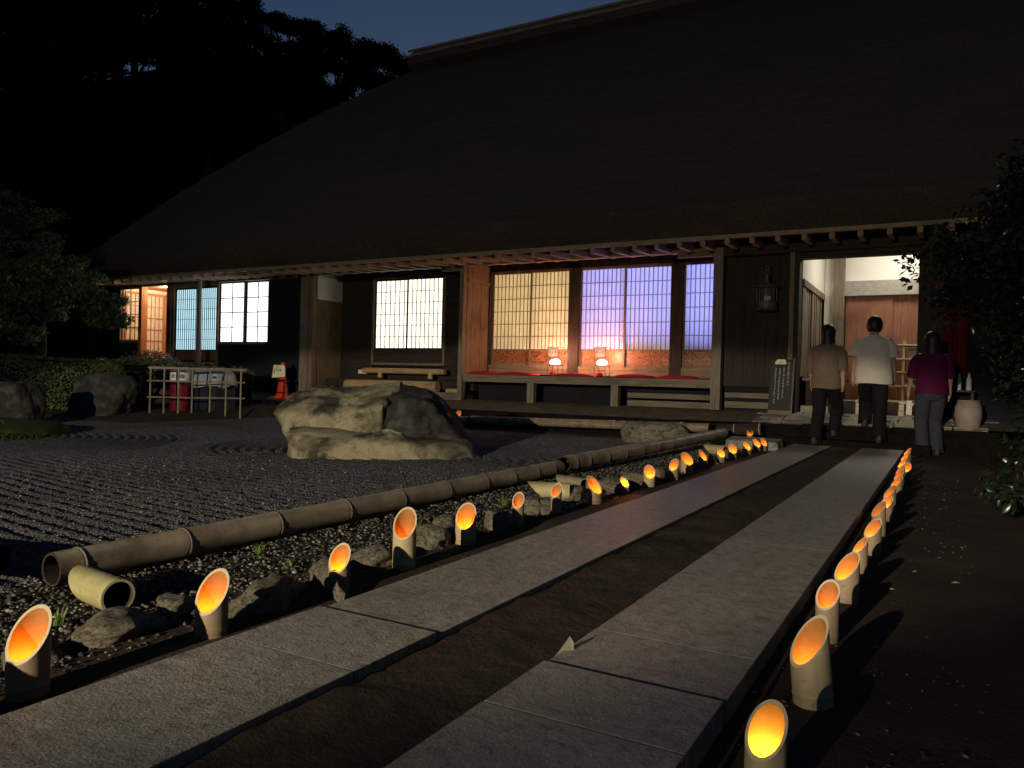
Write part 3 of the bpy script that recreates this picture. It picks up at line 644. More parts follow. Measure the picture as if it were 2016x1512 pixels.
# ---- entrance
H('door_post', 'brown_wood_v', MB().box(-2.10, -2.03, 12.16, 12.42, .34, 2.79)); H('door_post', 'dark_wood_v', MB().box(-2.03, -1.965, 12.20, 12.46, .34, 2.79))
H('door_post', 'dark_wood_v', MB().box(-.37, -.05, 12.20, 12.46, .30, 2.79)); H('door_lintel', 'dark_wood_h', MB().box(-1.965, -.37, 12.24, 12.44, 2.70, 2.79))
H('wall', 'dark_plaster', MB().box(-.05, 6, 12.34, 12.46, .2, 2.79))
H('threshold', 'paving_stone', MB().box(-1.965, -.37, 12.42, 12.55, .22, .37))
H('floor', 'paving_stone', MB().box(-1.96, 2.2, 12.55, 15.2, .25, .335))
H('wall', 'plaster', MB().box(-2.02, -1.965, 12.5, 15.1, 2.42, 3.5)); H('wall_rail', 'grey_wood_h', MB().box(-1.99, -1.93, 12.47, 14.75, 2.32, 2.42))
for i, (y0, y1) in enumerate(((12.5, 12.82), (12.93, 13.45), (13.45, 14.1), (14.1, 14.74))):
    H('sliding_panel', 'grey_wood_v', MB().box(-1.985-.02*(i % 2), -1.955-.02*(i % 2), y0+.003, y1-.003, .92, 2.318))
    for q in range(1, 3): H('panel_batten', 'dark_wood_v', MB().box(-1.954, -1.945, y0+(y1-y0)*q/3-.01, y0+(y1-y0)*q/3+.01, .92, 2.318)) if i else None
H('wall', 'dark_plaster', MB().box(-2.2, -2.1, 12.5, 15.2, .3, 3.5))
H('wall_bench', 'grey_wood_h', MB().box(-1.95, -1.50, 12.62, 14.7, .86, .905)); H('bench_front', 'dark_wood_h', MB().box(-1.90, -1.55, 12.66, 14.68, .42, .86)); H('bench_plinth', 'paving_stone', MB().box(-1.955, -1.48, 12.56, 14.7, .336, .47))
H('inner_post', 'grey_wood_v', MB().box(-1.80, -1.62, 14.80, 15.0, .33, 3.5)); H('inner_lintel', 'grey_metal', MB().box(-1.62, 2.1, 14.82, 14.98, 2.40, 2.66))
H('wall', 'plaster', MB().box(-1.62, 2.1, 14.90, 14.98, 2.66, 3.5)); H('wall', 'plaster', MB().box(2.12, 2.2, 12.46, 15.1, .33, 3.5)); H('ceiling', 'brown_wood_h', MB().box(-2.1, 2.2, 12.46, 15.2, 3.5, 3.54))
H('wall', 'plaster', MB().box(-1.96, -1.80, 14.9, 14.98, .33, 3.5)); H('wall', 'dark_plaster', MB().box(-2.1, 2.2, 15.1, 15.16, .3, 3.5)); H('wall', 'plaster', MB().box(-2.1, 2.1, 12.46, 12.50, 2.80, 3.5))
for i, (a, b) in enumerate(((-1.60, -.84), (-.88, -.10), (-.14, .64), (.60, 1.4))): 
    dr = H('sliding_door', 'door_wood', MB().box(a, b, 14.92+.035*(i % 2), 14.95+.035*(i % 2), .36, 2.40))
lamp('hall_lamp', 'AREA', (-.75, 13.75, 3.44), 40, (1.0, .90, .74), house, .7)
lamp('hall_lamp', 'POINT', (-.55, 14.35, 3.15), 9, (1.0, .96, .90), house, .08)

# ================================================================== LIGHT OF THE GARDEN
fl = thing('garden_floodlight', 'warm floodlight on a thin black post behind the path', 'floodlight', (FLOOD.x, FLOOD.y-.1, -.08))
MB().tube([(FLOOD.x, FLOOD.y-.1, -.08), (FLOOD.x, FLOOD.y-.1, FLOOD.z-.02)], .03, 8).build('post', M['iron'], fl, True)
MB().lathe([(.10, FLOOD.z-.06), (.14, FLOOD.z-.04), (.02, FLOOD.z-.02)], FLOOD.x, FLOOD.y-.22, 12).build('lamp_head', M['iron'], fl, True)
sp = lamp('floodlight_lamp', 'SPOT', FLOOD, FLOOD_W, FLOOD_COL, fl, .05)
sp.data.spot_size = R(13.2); sp.data.spot_blend = .24; sp.scale = (4.1, 1, 1)
sw = lamp('added_spill_lamp', 'SPOT', FLOOD+Vector((0, .02, .03)), 2000, FLOOD_COL, fl, .05); sw.data.spot_size = R(84); sw.data.spot_blend = .9  # second wide lamp, added to brighten the roof and maple
sw.rotation_euler = (Vector((-4.5, 12.0, 3.4))-FLOOD).to_track_quat('-Z', 'Y').to_euler()
sp.rotation_euler = (FLOOD_AIM-FLOOD).to_track_quat('-Z', 'Y').to_euler()

# ================================================================== BAMBOO LANTERNS
def lantern(base, r, h, rise, az, label, group, mat='bamboo_lantern', tilt=(0, 0), power=1.0, tint=(1.0, .27, .022), node_z=None):
    """h = height of the low lip above ground, rise = lip height difference, az = direction (rad) of the low lip"""
    t = thing('bamboo_lantern', label, 'lantern', base, 0, group)
    t.rotation_euler = (tilt[0], tilt[1], 0)
    n = 32; th = max(.006, r*.13); ri = r-th
    def top(rad, k):
        a = 2*math.pi*k/n; return h+rise*(.5-.5*math.cos(a-az)*rad/r)
    def ring(rad, z): return [(rad*math.cos(2*math.pi*k/n), rad*math.sin(2*math.pi*k/n), z) for k in range(n)]
    def tring(rad, f=1.0, zb=0.0): return [(rad*math.cos(2*math.pi*k/n), rad*math.sin(2*math.pi*k/n), zb+(top(rad, k)-zb)*f) for k in range(n)]
    nz = node_z if node_z else .028
    tube = MB().rings([ring(r*.985, 0), ring(r*.985, nz-.006), ring(r*1.035, nz), ring(r*.985, nz+.007), ring(r, nz+.02), tring(r, .35, nz+.02), tring(r, .7, nz+.02), tring(r)], cap=False)
    b = tube.build('tube', M[mat], t, smooth=True, world_coords=False)
    MB().rings([tring(r), tring(ri)], cap=False).build('rim', M['bamboo_rim'], t, world_coords=False)
    inn = MB().rings([tring(ri), tring(ri, .6, .03), tring(ri, .25, .03), ring(ri, .03)], cap=False); inn.add(ring(ri, .031), [tuple(range(n))])
    inn.build('inner_wall', M['bamboo_inner'], t, smooth=True, world_coords=False)
    cd = MB().lathe([(.014, .032), (.014, .047), (.003, .049)], 0, 0, 10).build('candle', M['wax'], t, True, world_coords=False)
    MB().lathe([(.001, .050), (.0035, .055), (.0025, .062), (.0003, .070)], 0, 0, 8).build('flame', M['flame'], cd, True, world_coords=False)
    power *= 1.95; lo = lamp('candle_light', 'POINT', (0,0,0), power, tint, None, .008); lo.parent = t; lo.location = (0, 0, max(.075, h*.55))
    return t
def facing(base, a):
    """azimuth of the low lip: towards the visitor on the path, turned by a degrees to the visitor's left"""
    v = Vector((-base[0], -base[1])); ang = math.atan2(v.y, v.x); return ang - R(a)
# px of body centre, px of base, px of top, body width px, turn, material, power
LEFT = [(54,1372,1187,77,35,'b',1.0),(416,1257,1115,62,32,'b',1.0),(667,1168,1065,42,24,'b',1.1),(795,1124,993,46,16,'p',1.0),(916,1075,985,41,14,'p',1.2),(1019,1041,965,24,14,'b',1.0),
        (1094,1014,947,22,26,'b',1.0),(1169,994,933,31,-42,'b',1.0),(1229,973,936,19,-34,'b',1.7),(1278,959,912,23,-10,'p',1.1),(1326,945,900,19,22,'b',1.0),(1352,933,887,25,-32,'p',1.0),
        (1383,921,883,17,-48,'b',.9),(1419,912,881,16,-22,'b',1.0),(1442,905,872,17,-12,'b',.9),(1470,897,867,17,-46,'b',1.0),(1489,891,861,16,-42,'b',.9),(1503,889,860,14,-30,'b',.6),(1550,876,848,15,8,'b',1.1)]
NL = len(LEFT)
for i, (cx_, by, ty_, w, turn, mt, pw) in enumerate(LEFT):
    b = GZ(cx_, by-w*.10, -.073); b.z = -.076; dist = (b-Vector((0,0,CAM_H))).dot(FW); r = w*.5*dist/FPX
    hh = (by-w*.2-ty_)*dist/FPX; rise = min(2*r*1.25, hh*.62); hh = hh/1.02
    size = 'tall' if hh > .24 else ('short' if hh < .17 else 'slanting')
    lantern(b, r, hh-rise, rise, facing(b, turn), f'{size} bamboo lantern, {ordinal(NL-i)} from the doorstep in the row beside the bamboo edging poles', 'bamboo lanterns beside the edging poles',
            'bamboo_lantern' if mt == 'p' else 'bamboo_lantern_shaded', power=.62*pw*(r/.045)**1.2)
RIGHT = [(1505,1575,1378,80,24,'p',1.5,(1.0,.50,.06)),(1601,1390,1208,76,48,'p',.55,(1.0,.42,.07)),(1627,1266,1138,44,22,'b',1.0,None),(1666,1190,1081,46,46,'b',.95,None),(1692,1132,1053,28,58,'b',1.0,None),
         (1717,1096,1016,32,44,'b',1.0,None),(1729,1056,982,26,54,'b',.45,None),(1744,1026,972,24,40,'b',1.0,None),(1751,1004,951,23,58,'b',.32,None),(1764,988,933,22,58,'b',1.0,None),
         (1769,972,922,18,54,'b',1.0,None),(1772,960,913,17,52,'b',1.0,None),(1785,948,908,16,10,'b',1.0,None),(1776,938,899,17,58,'b',1.0,None),(1781,924,889,15,55,'b',1.0,None),(1786,912,880,13,55,'b',.9,None)]
NR = len(RIGHT)
for i, (cx_, by, ty_, w, turn, mt, pw, tint) in enumerate(RIGHT):
    b = GZ(cx_, by-w*.10, -.073); b.z = -.076; dist = (b-Vector((0,0,CAM_H))).dot(FW); r = w*.5*dist/FPX
    hh = (by-w*.2-ty_)*dist/FPX; rise = min(2*r*1.2, hh*.6)
    size = 'tall' if hh > .24 else ('short' if hh < .17 else 'slanting')
    lantern(b, r, hh-rise, rise, facing(b, turn), f'{size} bamboo lantern, {ordinal(NR-i)} from the doorstep in the row along bare soil', 'bamboo lanterns along the bare soil',
            'bamboo_lantern' if mt == 'p' else 'bamboo_lantern_shaded', power=.62*pw*(r/.045)**1.2, tint=tint or (1.0, .27, .022), tilt=(0, R(-5)) if i == 1 else (0, 0))
for i, y in enumerate((.56, .03)):
    lantern((-2.0, y, -.076), .047, .10, .11, facing((-2.0, 1.0), 30), f'slanting bamboo lantern, {ordinal(NL+1+i)} from the doorstep in the row beside the bamboo edging poles', 'bamboo lanterns beside the edging poles', 'bamboo_lantern_shaded', power=.62)
# stray lanterns by the terrace
for (px, py, Y, lab) in ((1476,868,11.02,'small bamboo lantern glowing behind the flat stone slab'),(1341,845,11.25,'small bamboo lantern behind the edging pole near the kerb'),(903,822,11.2,'small bamboo lantern at the kerb beyond the big boulder')):
    p = GY(px, py, Y); p.z = -.07 if Y < 11.1 else -.07; d = (p-Vector((0,0,CAM_H))).dot(FW)
    top_z = GY(px, py-14, Y).z
    lantern(p, .045, max(.12, top_z-p.z-.10), .10, facing(p, 5), lab, None, 'bamboo_lantern_shaded')

# ================================================================== BAMBOO POLES
def pole(name_label, p, q, r, nodes, mat='bamboo_old', group='bamboo edging poles round the gravel', inner='bamboo_dark_inner', bend=0.0):
    p = Vector(p); q = Vector(q); d = q-p; Lg = d.length
    t = thing('bamboo_pole', name_label, 'bamboo pole', p, 0, group); t.rotation_euler = d.to_track_quat('X', 'Z').to_euler()
    rd = random.Random(int(Lg*100)); n = 20; prof = []
    xs_ = sorted(set([0, Lg]+[x for k in nodes for x in (k-.016, k-.006, k+.004, k+.018) if 0 < x < Lg]))
    def rad(x):
        rr = r*(1-.05*x/Lg)
        for k in nodes:
            if abs(x-k+.006) < .002: return rr*1.045
            if abs(x-k-.004) < .002: return rr*.975
        return rr
    off = lambda x: bend*math.sin(math.pi*x/Lg)
    ring = lambda x, rr: [(x, rr*math.cos(2*math.pi*k/n), rr*math.sin(2*math.pi*k/n)+off(x)) for k in range(n)]
    MB().rings([ring(x, rad(x)) for x in xs_], cap=False).build('culm', M[mat], t, True, world_coords=False)
    for k in nodes:
        if 0 < k < Lg: MB().rings([ring(k-.010, rad(k)*1.0), ring(k-.006, rad(k)*1.055), ring(k-.001, rad(k)*1.06), ring(k+.003, rad(k)*1.0)], cap=False).build('node_ring', M['bamboo_rim' if mat != 'bamboo_old' else 'node_pale'], t, True, world_coords=False)
    for e, s in ((0, 1), (Lg, -1)):
        c = MB().rings([ring(e, r*.97), ring(e, r*.84), ring(e+s*.17, r*.80)], cap=False); c.add(ring(e+s*.16, r*.82), [tuple(range(n))]); c.build('open_end', M[inner], t, False, world_coords=False)
    return t
P1a = GZ(101, 1122, .012); P1b = GZ(1086, 926, .012)
pole('longest weathered bamboo edging pole, its hollow end beside a cut bamboo piece', (P1a.x, P1a.y, .012), (-2.86, 5.90, .018), .064, [.10,.56,1.08,1.58,2.06,2.55,3.02,3.42,3.80,4.10])
pole('weathered bamboo edging pole with dark open end, running on to the doorstep', (-2.83, 5.93, .045), (GY(1424, 853, 10.6).x, 10.6, GY(1424, 853, 10.6).z), .070, [.14,.40,.80,1.22,1.66,2.10,2.54,2.95,3.35,3.74,4.1,4.5])
pole('bamboo edging pole along the kerb behind the mid-size rock', (-7.0, 11.02, .055), (-2.95, 11.02, .13), .068, [.3,.8,1.25,1.7,2.15,2.6,3.05,3.5,3.9])
pole('bamboo edging pole along the kerb behind the big boulder', (-11.75, 11.02, .0), (-7.06, 11.02, .045), .066, [.35,.9,1.45,2.0,2.5,3.0,3.5,4.0,4.4])
pole('short blackened bamboo pole with its open end facing the doorstep', (-2.86, 11.12, .10), (GY(1500, 845, 11.12).x, 11.12, GY(1500, 845, 11.12).z), .085, [.25,.6], 'dark_wood_h')
pole('bamboo edging pole end in the gravel corner next to the longest pole', (-3.20, 1.62, .0), (-5.6, .9, .0), .064, [.12,.5,.9,1.4,1.9])
# cut bamboo pieces that carry the poles
def cut_piece(px, py, yaw, r, L_, lab, mat='bamboo_green', z=-.072, flip=1):
    b = GZ(px, py, z); t = thing('bamboo_piece', lab, 'bamboo piece', (b.x, b.y, z+r), yaw, 'cut bamboo pieces under the poles'); n = 22
    def ring(x0, rr, slope=0): return [(x0+slope*(math.sin(2*math.pi*k/n)*rr/r*.5+.5), rr*math.cos(2*math.pi*k/n), rr*math.sin(2*math.pi*k/n)) for k in range(n)]
    MB().rings([ring(0, r), ring(.02, r), ring(.027, r*1.04), ring(.034, r), ring(L_*.6, r), ring(L_, r, r*2.2)], cap=False).build('culm', M[mat], t, True, world_coords=False)
    MB().rings([ring(0, r), ring(0, r*.86)], cap=False).build('rim', M['bamboo_rim'], t, world_coords=False)
    ii = MB().rings([ring(0, r*.86), ring(L_*.5, r*.84)], cap=False); ii.add(ring(L_*.45, r*.86), [tuple(range(n))]); ii.build('inner_wall', M['bamboo_dark_inner'], t, True, world_coords=False)
    MB().rings([ring(L_, r, r*2.2), ring(L_, r*.86, r*2.2), ring(L_*.55, r*.84)], cap=False).build('cut_face', M['bamboo_inner'], t, world_coords=False)
    return t
cut_piece(232, 1208, R(172), .058, .17, 'yellow cut bamboo piece with dried leaf inside, below the longest pole end')
cut_piece(1122, 985, R(200), .060, .17, 'yellow cut bamboo piece under the gap between two poles')
cut_piece(1150, 968, R(160), .05, .18, 'brown cut bamboo piece just behind the yellow one under the gap', 'bamboo_old')
cut_piece(1428, 898, R(160), .06, .16, 'yellow cut bamboo piece beside the flat stone slab')
dl = GZ(232, 1208, -.04); 
dleaf = MB().add([(dl.x-.02, dl.y+.0, -.063), (dl.x+.015, dl.y-.012, -.06), (dl.x+.03, dl.y+.012, -.052), (dl.x-.005, dl.y+.025, -.045)], [(0,1,2,3)]).build('dry_leaf', M['leaf_dry']); tag(dleaf, 'curled dry leaf lying in the yellow cut bamboo piece', 'leaf')

# ================================================================== ROCKS
def facet_rock(name, center, planes, seed, mat, rz=0.0, nz=.05, sub=4, parent=None, soft=9.0, nscale=2.2, jag=0.0):
    """convex rock: soft minimum over planes (normal, distance), roughened"""
    bm = bmesh.new(); bmesh.ops.create_icosphere(bm, subdivisions=sub, radius=1.0)
    pl = [(Vector(nv).normalized(), d) for nv, d in planes]
    for v in bm.verts:
        d = v.co.normalized(); s = 0.0
        for nv, dist in pl:
            c = d.dot(nv)
            if c > .02: s += (c/dist)**soft
        rr = s**(-1.0/soft); co = d*rr
        q = co*nscale+Vector((seed*3.1, seed*1.7, seed))
        co = co + d*(nz*noise.fractal(q, 1.0, 2.0, 4)) + d*(jag*noise.fractal(q*4, 1.0, 2.0, 3))
        v.co = co
    bmesh.ops.rotate(bm, verts=bm.verts, cent=(0,0,0), matrix=Matrix.Rotation(rz, 3, 'Z'))
    me = bpy.data.meshes.new(name); bm.to_mesh(me); bm.free()
    ob = link(name, me, M[mat], parent, True); ob.location = center; return ob
br = thing('boulder', 'big pale boulder with dark cracks standing in the raked gravel', 'rock', (-5.4, 6.7, -.12))
b1 = facet_rock('left_block', (-.48, -.10, .27), [((-.1,-.35,1), .33),((.15,-1,.06), .40),((0,1,0), .45),((1,-.1,0), .52),((-1,0,.55), .82),((-1,-.15,-.9), .50),((0,0,-1), .42),((-.6,-1,.0), .55)], 3, 'boulder', R(27), .05, 5, br, 16, 2.0, .018)
b2 = facet_rock('right_block', (.20, .30, .30), [((.05,-.2,1), .37),((.35,-1,.1), .28),((0,1,0), .45),((1,-.1,.75), .36),((-1,0,.1), .35),((0,0,-1), .4),((-.7,-.8,.5), .38)], 5, 'dark_rock', R(28), .06, 5, br, 14, 2.4, .02)
b3 = facet_rock('foot', (.12, -.05, .06), [((.1,-.1,1), .20),((.2,-1,.5), .46),((0,1,.3), .5),((1,0,.6), .78),((-1,-.3,-.2), 1.02),((0,0,-1), .3),((1,-1,.5), .62)], 8, 'boulder', R(27), .06, 5, br, 10, 2.2, .02)
def simple_rock(name, center, size, seed, mat, rz=0.0, sub=4, nz=.12):
    rd = random.Random(seed); pl = []
    for k in range(13):
        a = rd.uniform(0, 6.28); e = rd.uniform(-.3, .9); pl.append(((math.cos(a)*math.cos(e), math.sin(a)*math.cos(e), math.sin(e)), rd.uniform(.75, 1.0)))
    pl += [((0,0,1), .8), ((0,0,-1), .8)]
    ob = facet_rock(name, center, pl, seed, mat, 0, nz, sub, None, 12, 1.3, .03); ob.scale = size; ob.rotation_euler = (0, 0, rz); return ob
p = GZ(1278, 874, -.1); tag(simple_rock('garden_rock', (p.x, p.y+.25, -.05), (.52, .36, .29), 21, 'edge_rock', R(25), 5), 'mid-size rough rock behind the pole with dark open end', 'rock')
p = GZ(170, 818, -.06); tag(simple_rock('garden_rock', (p.x, p.y+.3, .25), (.62, .45, .52), 31, 'dark_rock', R(20), 5), 'dark upright garden rock in front of the long hedge', 'rock')
p = GZ(-20, 830, -.06); tag(simple_rock('garden_rock', (p.x, p.y+.3, .15), (.40, .40, .45), 33, 'dark_rock', R(50), 5), 'dark rounded rock at the moss mound by the long hedge end', 'rock')
# edging stones between the lanterns and the gravel
ED = [(60,1310,120,60),(200,1268,190,70),(340,1215,100,50),(520,1198,140,75),(640,1150,90,62),(742,1118,100,55),(850,1078,100,55),(880,1046,80,40),(985,1046,90,55),(1050,1012,80,42),(1075,1010,70,40),
      (1130,985,70,40),(1205,968,80,38),(1250,955,60,36),(1300,942,60,30),(1345,925,60,30),(1395,912,60,26),(1430,902,55,24)]
for i, (px, py, w, hpx) in enumerate(ED):
    p = GZ(px, py, -.075); d = (p-Vector((0,0,CAM_H))).dot(FW); sx = w*.5*d/FPX; sz = hpx*.5*d/FPX
    rd = random.Random(100+i)
    tag(simple_rock('edging_stone', (p.x-.03, p.y+sx*.35, -.075+sz*.55), (max(.05, sx*.72), sx*rd.uniform(.85, 1.15), sz*.95), 40+i, 'edge_rock', R(rd.uniform(5, 35)), 4, .16),
        f'rough mossy edging stone, {ordinal(len(ED)-i)} from the flat stone slab', 'stone', 'edging stones behind the lanterns')
a = GZ(1440, 880, -.03)
fs = MB().add([(-2.52,10.18,-.08),(-1.84,10.22,-.08),(-1.90,10.90,-.08),(-2.62,10.85,-.08),(-2.51,10.20,.045),(-1.86,10.24,.035),(-1.92,10.88,.045),(-2.60,10.83,.05)],
              [(0,3,2,1),(4,5,6,7),(0,1,5,4),(1,2,6,5),(2,3,7,6),(3,0,4,7)]).build('stone_slab', M['paving_stone'], None, bevel=.02)
tag(fs, 'flat pale stone slab beside the path end', 'stone slab')

# ================================================================== THINGS AT THE HOUSE
# ---- log benches in the recessed bay
def log(name, lab, p, q, r, mat='log_wood', props=(), cat='log'):
    p = Vector(p); q = Vector(q); t = thing(name, lab, cat, ((p+q)/2))
    d = (q-p).normalized()
    MB().tube([p, p+d*.02, p+d*.25, (p+q)/2, q-d*.2, q-d*.01, q], [r*.90, r, r*1.01, r*.99, r*1.01, r*.99, r*.92], 24).build('log_body', M[mat], t, True)
    for x in props: MB().tube([(x, p.y-.02, p.z-r-.085), (x, p.y-.02, p.z-r+.035)], [.055, .05], 14).build('prop', M[mat], t, True)
    return t
log('log_bench', 'slim polished log lying on short props under the bright window', (-10.93, 12.80, .872), (-8.80, 12.80, .872), .058, 'log_wood', (-10.45, -9.15), 'bench')
log('log_bench', 'thick smooth log lying low on the sill below the slim one', (-11.08, 12.44, .565), (-8.72, 12.44, .565), .108, 'log_wood', (), 'bench')
log('log', 'short thin log end beside the thick smooth log', (-8.55, 12.50, .50), (-8.28, 12.50, .50), .045)

# ---- cushions on the veranda
def cushion(x0, x1, lab):
    w = (x1-x0)/2; cx_ = (x0+x1)/2; n = 40; prof = []
    rings_ = []
    for f, z in ((1.0, .006), (1.03, .016), (1.0, .030), (.86, .046), (.6, .056), (.25, .060), (.02, .061)):
        rg = []
        for k in range(n):
            a = 2*math.pi*k/n; c, s = math.cos(a), math.sin(a); e = .45
            rg.append((math.copysign(abs(c)**e, c)*w*f, math.copysign(abs(s)**e, s)*.22*f, z-.004*math.cos(2*a)))
        rings_.append(rg)
    o = thing('floor_cushion', lab, 'cushion', (cx_, 12.42, .836), random.uniform(-.05, .05), 'red floor cushions on the veranda')
    MB().rings(rings_).build('pad', M['red_cloth'], o, True, world_coords=False)
    MB().tube([(p[0]*1.0, p[1]*1.0, .016) for p in rings_[1]]+[rings_[1][0]], .007, 6).build('piping', M['red_silk'], o, True, world_coords=False)
for i, (a, b) in enumerate(((-7.92, -7.34), (-7.28, -6.52), (-6.12, -5.38), (-4.95, -4.30), (-4.18, -3.55))):
    cushion(a, b, f'red floor cushion on the veranda edge, {ordinal(i+1)} from the pinkish boarded side wall')

# ---- two standing lanterns with wire frames in front of the screens
def andon(x, lab):
    t = thing('standing_lantern', lab, 'lantern', (x, 12.72, .84), 0, 'standing lanterns on the veranda'); w, d, h = .105, .105, .53
    for sx in (-1, 1):
        for sy in (-1, 1): MB().tube([(sx*w, sy*d, 0), (sx*w, sy*d, h)], .005, 6).build('leg', M['iron'], t, world_coords=False)
    for z in (h, .33, .20):
        mb = MB()
        for sx in (-1, 1): mb.beam((sx*w, -d, z), (sx*w, d, z), .007, .007); mb.beam((-w, sx*d, z), (w, sx*d, z), .007, .007)
        mb.build('hoop', M['iron'], t, world_coords=False)
    pp = MB().box(-w+.004, w-.004, -d+.002, -d+.004, .36, .52).build('paper_band', M['andon_paper'], t, world_coords=False)
    rd = random.Random(int(x*100)); mb = MB()
    for k in range(3):
        cx_ = -.055+k*.055
        for q in range(3):
            a = rd.uniform(-1.2, 1.2); mb.beam((cx_-.012*math.cos(a), -d-.001, .435+rd.uniform(-.02,.02)-.014*math.sin(a)), (cx_+.012*math.cos(a), -d-.001, .44+rd.uniform(-.02,.02)+.014*math.sin(a)), .003, .006)
    mb.build('brush_writing', M['red_ink'], pp, world_coords=False)
    MB().box(-w*1.0, w*1.0, -d, d, .20, .208).build('tray', M['iron'], t, world_coords=False)
    MB().lathe([(.02, .215), (.085, .225), (.10, .25), (.085, .285), (.03, .31), (.004, .315)], 0, 0, 20).build('bulb', M['andon_bulb'], t, True, world_coords=False)
    MB().lathe([(.006, 0.008), (.045, .018), (.058, .045), (.045, .075), (.006, .085)], 0, -.10, 14).build('red_tassel_ball', M['red_silk'], t, True, world_coords=False)
    lo = lamp('lantern_light', 'POINT', (0,0,0), 44, (1.0, .36, .20), None, .06); lo.parent = t; lo.location = (.02, -.04, .40)
    return t
andon(-6.29, 'standing wire lantern glowing white before the cream paper screen'); andon(-5.36, 'standing wire lantern glowing white before the lilac paper screen')

# ---- hanging iron lantern by the entrance
t = thing('hanging_lantern', 'old iron lantern hanging on the dark boards beside the entrance', 'lantern', (-2.42, 12.12, 1.92))
MB().lathe([(.165, .0), (.17, .012), (.155, .03), (.15, .032)], n=24).build('base_plate', M['old_bronze'], t, True, world_coords=False)
cg = MB().lathe([(.145, .032), (.145, .13)], n=24, cap=False).build('lower_drum', M['old_bronze'], t, True, world_coords=False)
for k in range(8):
    a = k*math.pi/4+.2; MB().beam((.143*math.cos(a), .143*math.sin(a), .13), (.143*math.cos(a), .143*math.sin(a), .335), .022, .010).build('bar', M['old_bronze'], t, world_coords=False)
MB().lathe([(.11, .035), (.11, .33)], n=20, cap=False).build('inner_drum', M['iron'], t, True, world_coords=False)
MB().box(-.01, .085, -.150, -.144, .135, .20).build('label_plate', M['grey_metal'], t, world_coords=False)
MB().lathe([(.15, .335), (.185, .345), (.18, .36), (.10, .395), (.045, .42), (.022, .50), (.028, .53), (.012, .56)], n=24).build('lantern_roof', M['old_bronze'], t, True, world_coords=False)
for z in (.58, .64): MB().tube([(.03*math.cos(a*.628), 0, z+.03*math.sin(a*.628)) for a in range(11)], .006, 6).build('hook_ring', M['old_bronze'], t, True, world_coords=False)
MB().beam((0, .02, .68), (0, .24, .70), .02, .02).build('bracket', M['iron'], t, world_coords=False)

# ---- black notice board with handwritten columns
t = thing('notice_board', 'black leaning notice board with white handwritten columns beside the entrance', 'sign', (-2.17, 11.98, .335)); t.rotation_euler = (R(-9), 0, R(-4))
MB().box(-.165, .165, -.012, .012, 0, .84).build('board', M['black_board'], t, world_coords=False)
MB().box(.166, .182, -.014, .02, 0, .86).build('side_strip', M['grey_wood_v'], t, world_coords=False); MB().box(-.165, .165, -.020, -.0125, 0, .06).build('foot_rail', M['grey_wood_h'], t, world_coords=False)
rd = random.Random(9)
for ci, (x, z0, z1, big) in enumerate(((.10, .43, .77, 1.15), (.035, .24, .70, .85), (-.025, .22, .70, .95), (-.085, .16, .70, .85))):
    mb = MB(); z = z1
    while z > z0:
        s = .026*big*rd.uniform(.8, 1.15)
        for q in range(rd.randint(4, 6)):
            hz = rd.random() < .55; ox, oz = rd.uniform(-.35, .35)*s, rd.uniform(-.4, .4)*s; ln = rd.uniform(.4, .9)*s*.5
            a = rd.uniform(-.25, .15) if hz else rd.uniform(1.2, 1.9)
            mb.beam((x+ox-ln*math.cos(a), -.0135, z+oz-ln*math.sin(a)), (x+ox+ln*math.cos(a), -.0135, z+oz+ln*math.sin(a)), .002, .0028, up=(0,1,0))
        z -= s*1.25
    mb.build('handwriting', M['white_paint'], t, world_coords=False)
mb = MB(); pts = [(-.10,.765),(.06,.765),(.06,.80),(.04,.84),(-.07,.84),(-.10,.80)]
mb.add([(x, -.016, z) for x, z in pts]+[(x, -.0125, z) for x, z in pts], [tuple(range(6)), tuple(reversed(range(6, 12)))]+[(i, 6+i, 6+(i+1) % 6, (i+1) % 6) for i in range(6)])
lb = mb.build('paper_tag', M['card'], t, world_coords=False)
MB().box(-.05, .0, -.0185, -.0165, .786, .792).box(-.02, .01, -.0186, -.0165, .80, .805).build('tag_writing', M['ink'], lb, world_coords=False)

# ---- traffic cone with a card
cz = GY(550, 784, 11.72); t = thing('traffic_cone', 'red traffic cone with a pale card tied on its top', 'traffic cone', (-12.2, 11.72, .235))
MB().box(-.19, .19, -.19, .19, 0, .022).build('base', M['cone_red'], t, bevel=.008, world_coords=False)
MB().lathe([(.155, .022), (.148, .05), (.125, .07), (.045, .62), (.03, .68)], n=28).build('cone_body', M['cone_red'], t, True, world_coords=False)
MB().lathe([(.030, .68), (.042, .70), (.046, .725), (.036, .75), (.008, .76)], n=18).build('knob', M['cone_red'], t, True, world_coords=False)
cd = MB().add([(-.17,-.10,.70),(.15,-.13,.70),(.19,-.12,.66),(.20,-.13,.455),(-.14,-.17,.43)], [(0,4,3,2,1)]).build('card', M['card'], t, world_coords=False)
mb = MB()
def cstroke(x0, z0, x1, z1, w=.010):
    f = lambda x, z: (x, -.10-.06*(.70-z)/.27-.045*(x+.17)/.33-.008, z)
    mb.beam(f(x0, z0), f(x1, z1), .002, w, up=(0,1,.2))
cstroke(-.08,.64,-.115,.565); cstroke(-.115,.565,-.07,.545,.008); cstroke(-.12,.60,-.105,.53,.008); cstroke(-.035,.69,-.02,.585,.010); cstroke(-.02,.585,.015,.56,.008)
for cx_ in (.05, .10):
    for dz in (-.018, 0, .018): cstroke(cx_-.017, .595+dz, cx_+.017, .597+dz, .006)
    cstroke(cx_, .565, cx_, .62, .007)
mb.build('handwriting', M['ink'], cd, world_coords=False)
t = thing('bench_plank', 'low plank step on the ground beside the traffic cone', 'plank', (-12.5, 11.3, -.08))
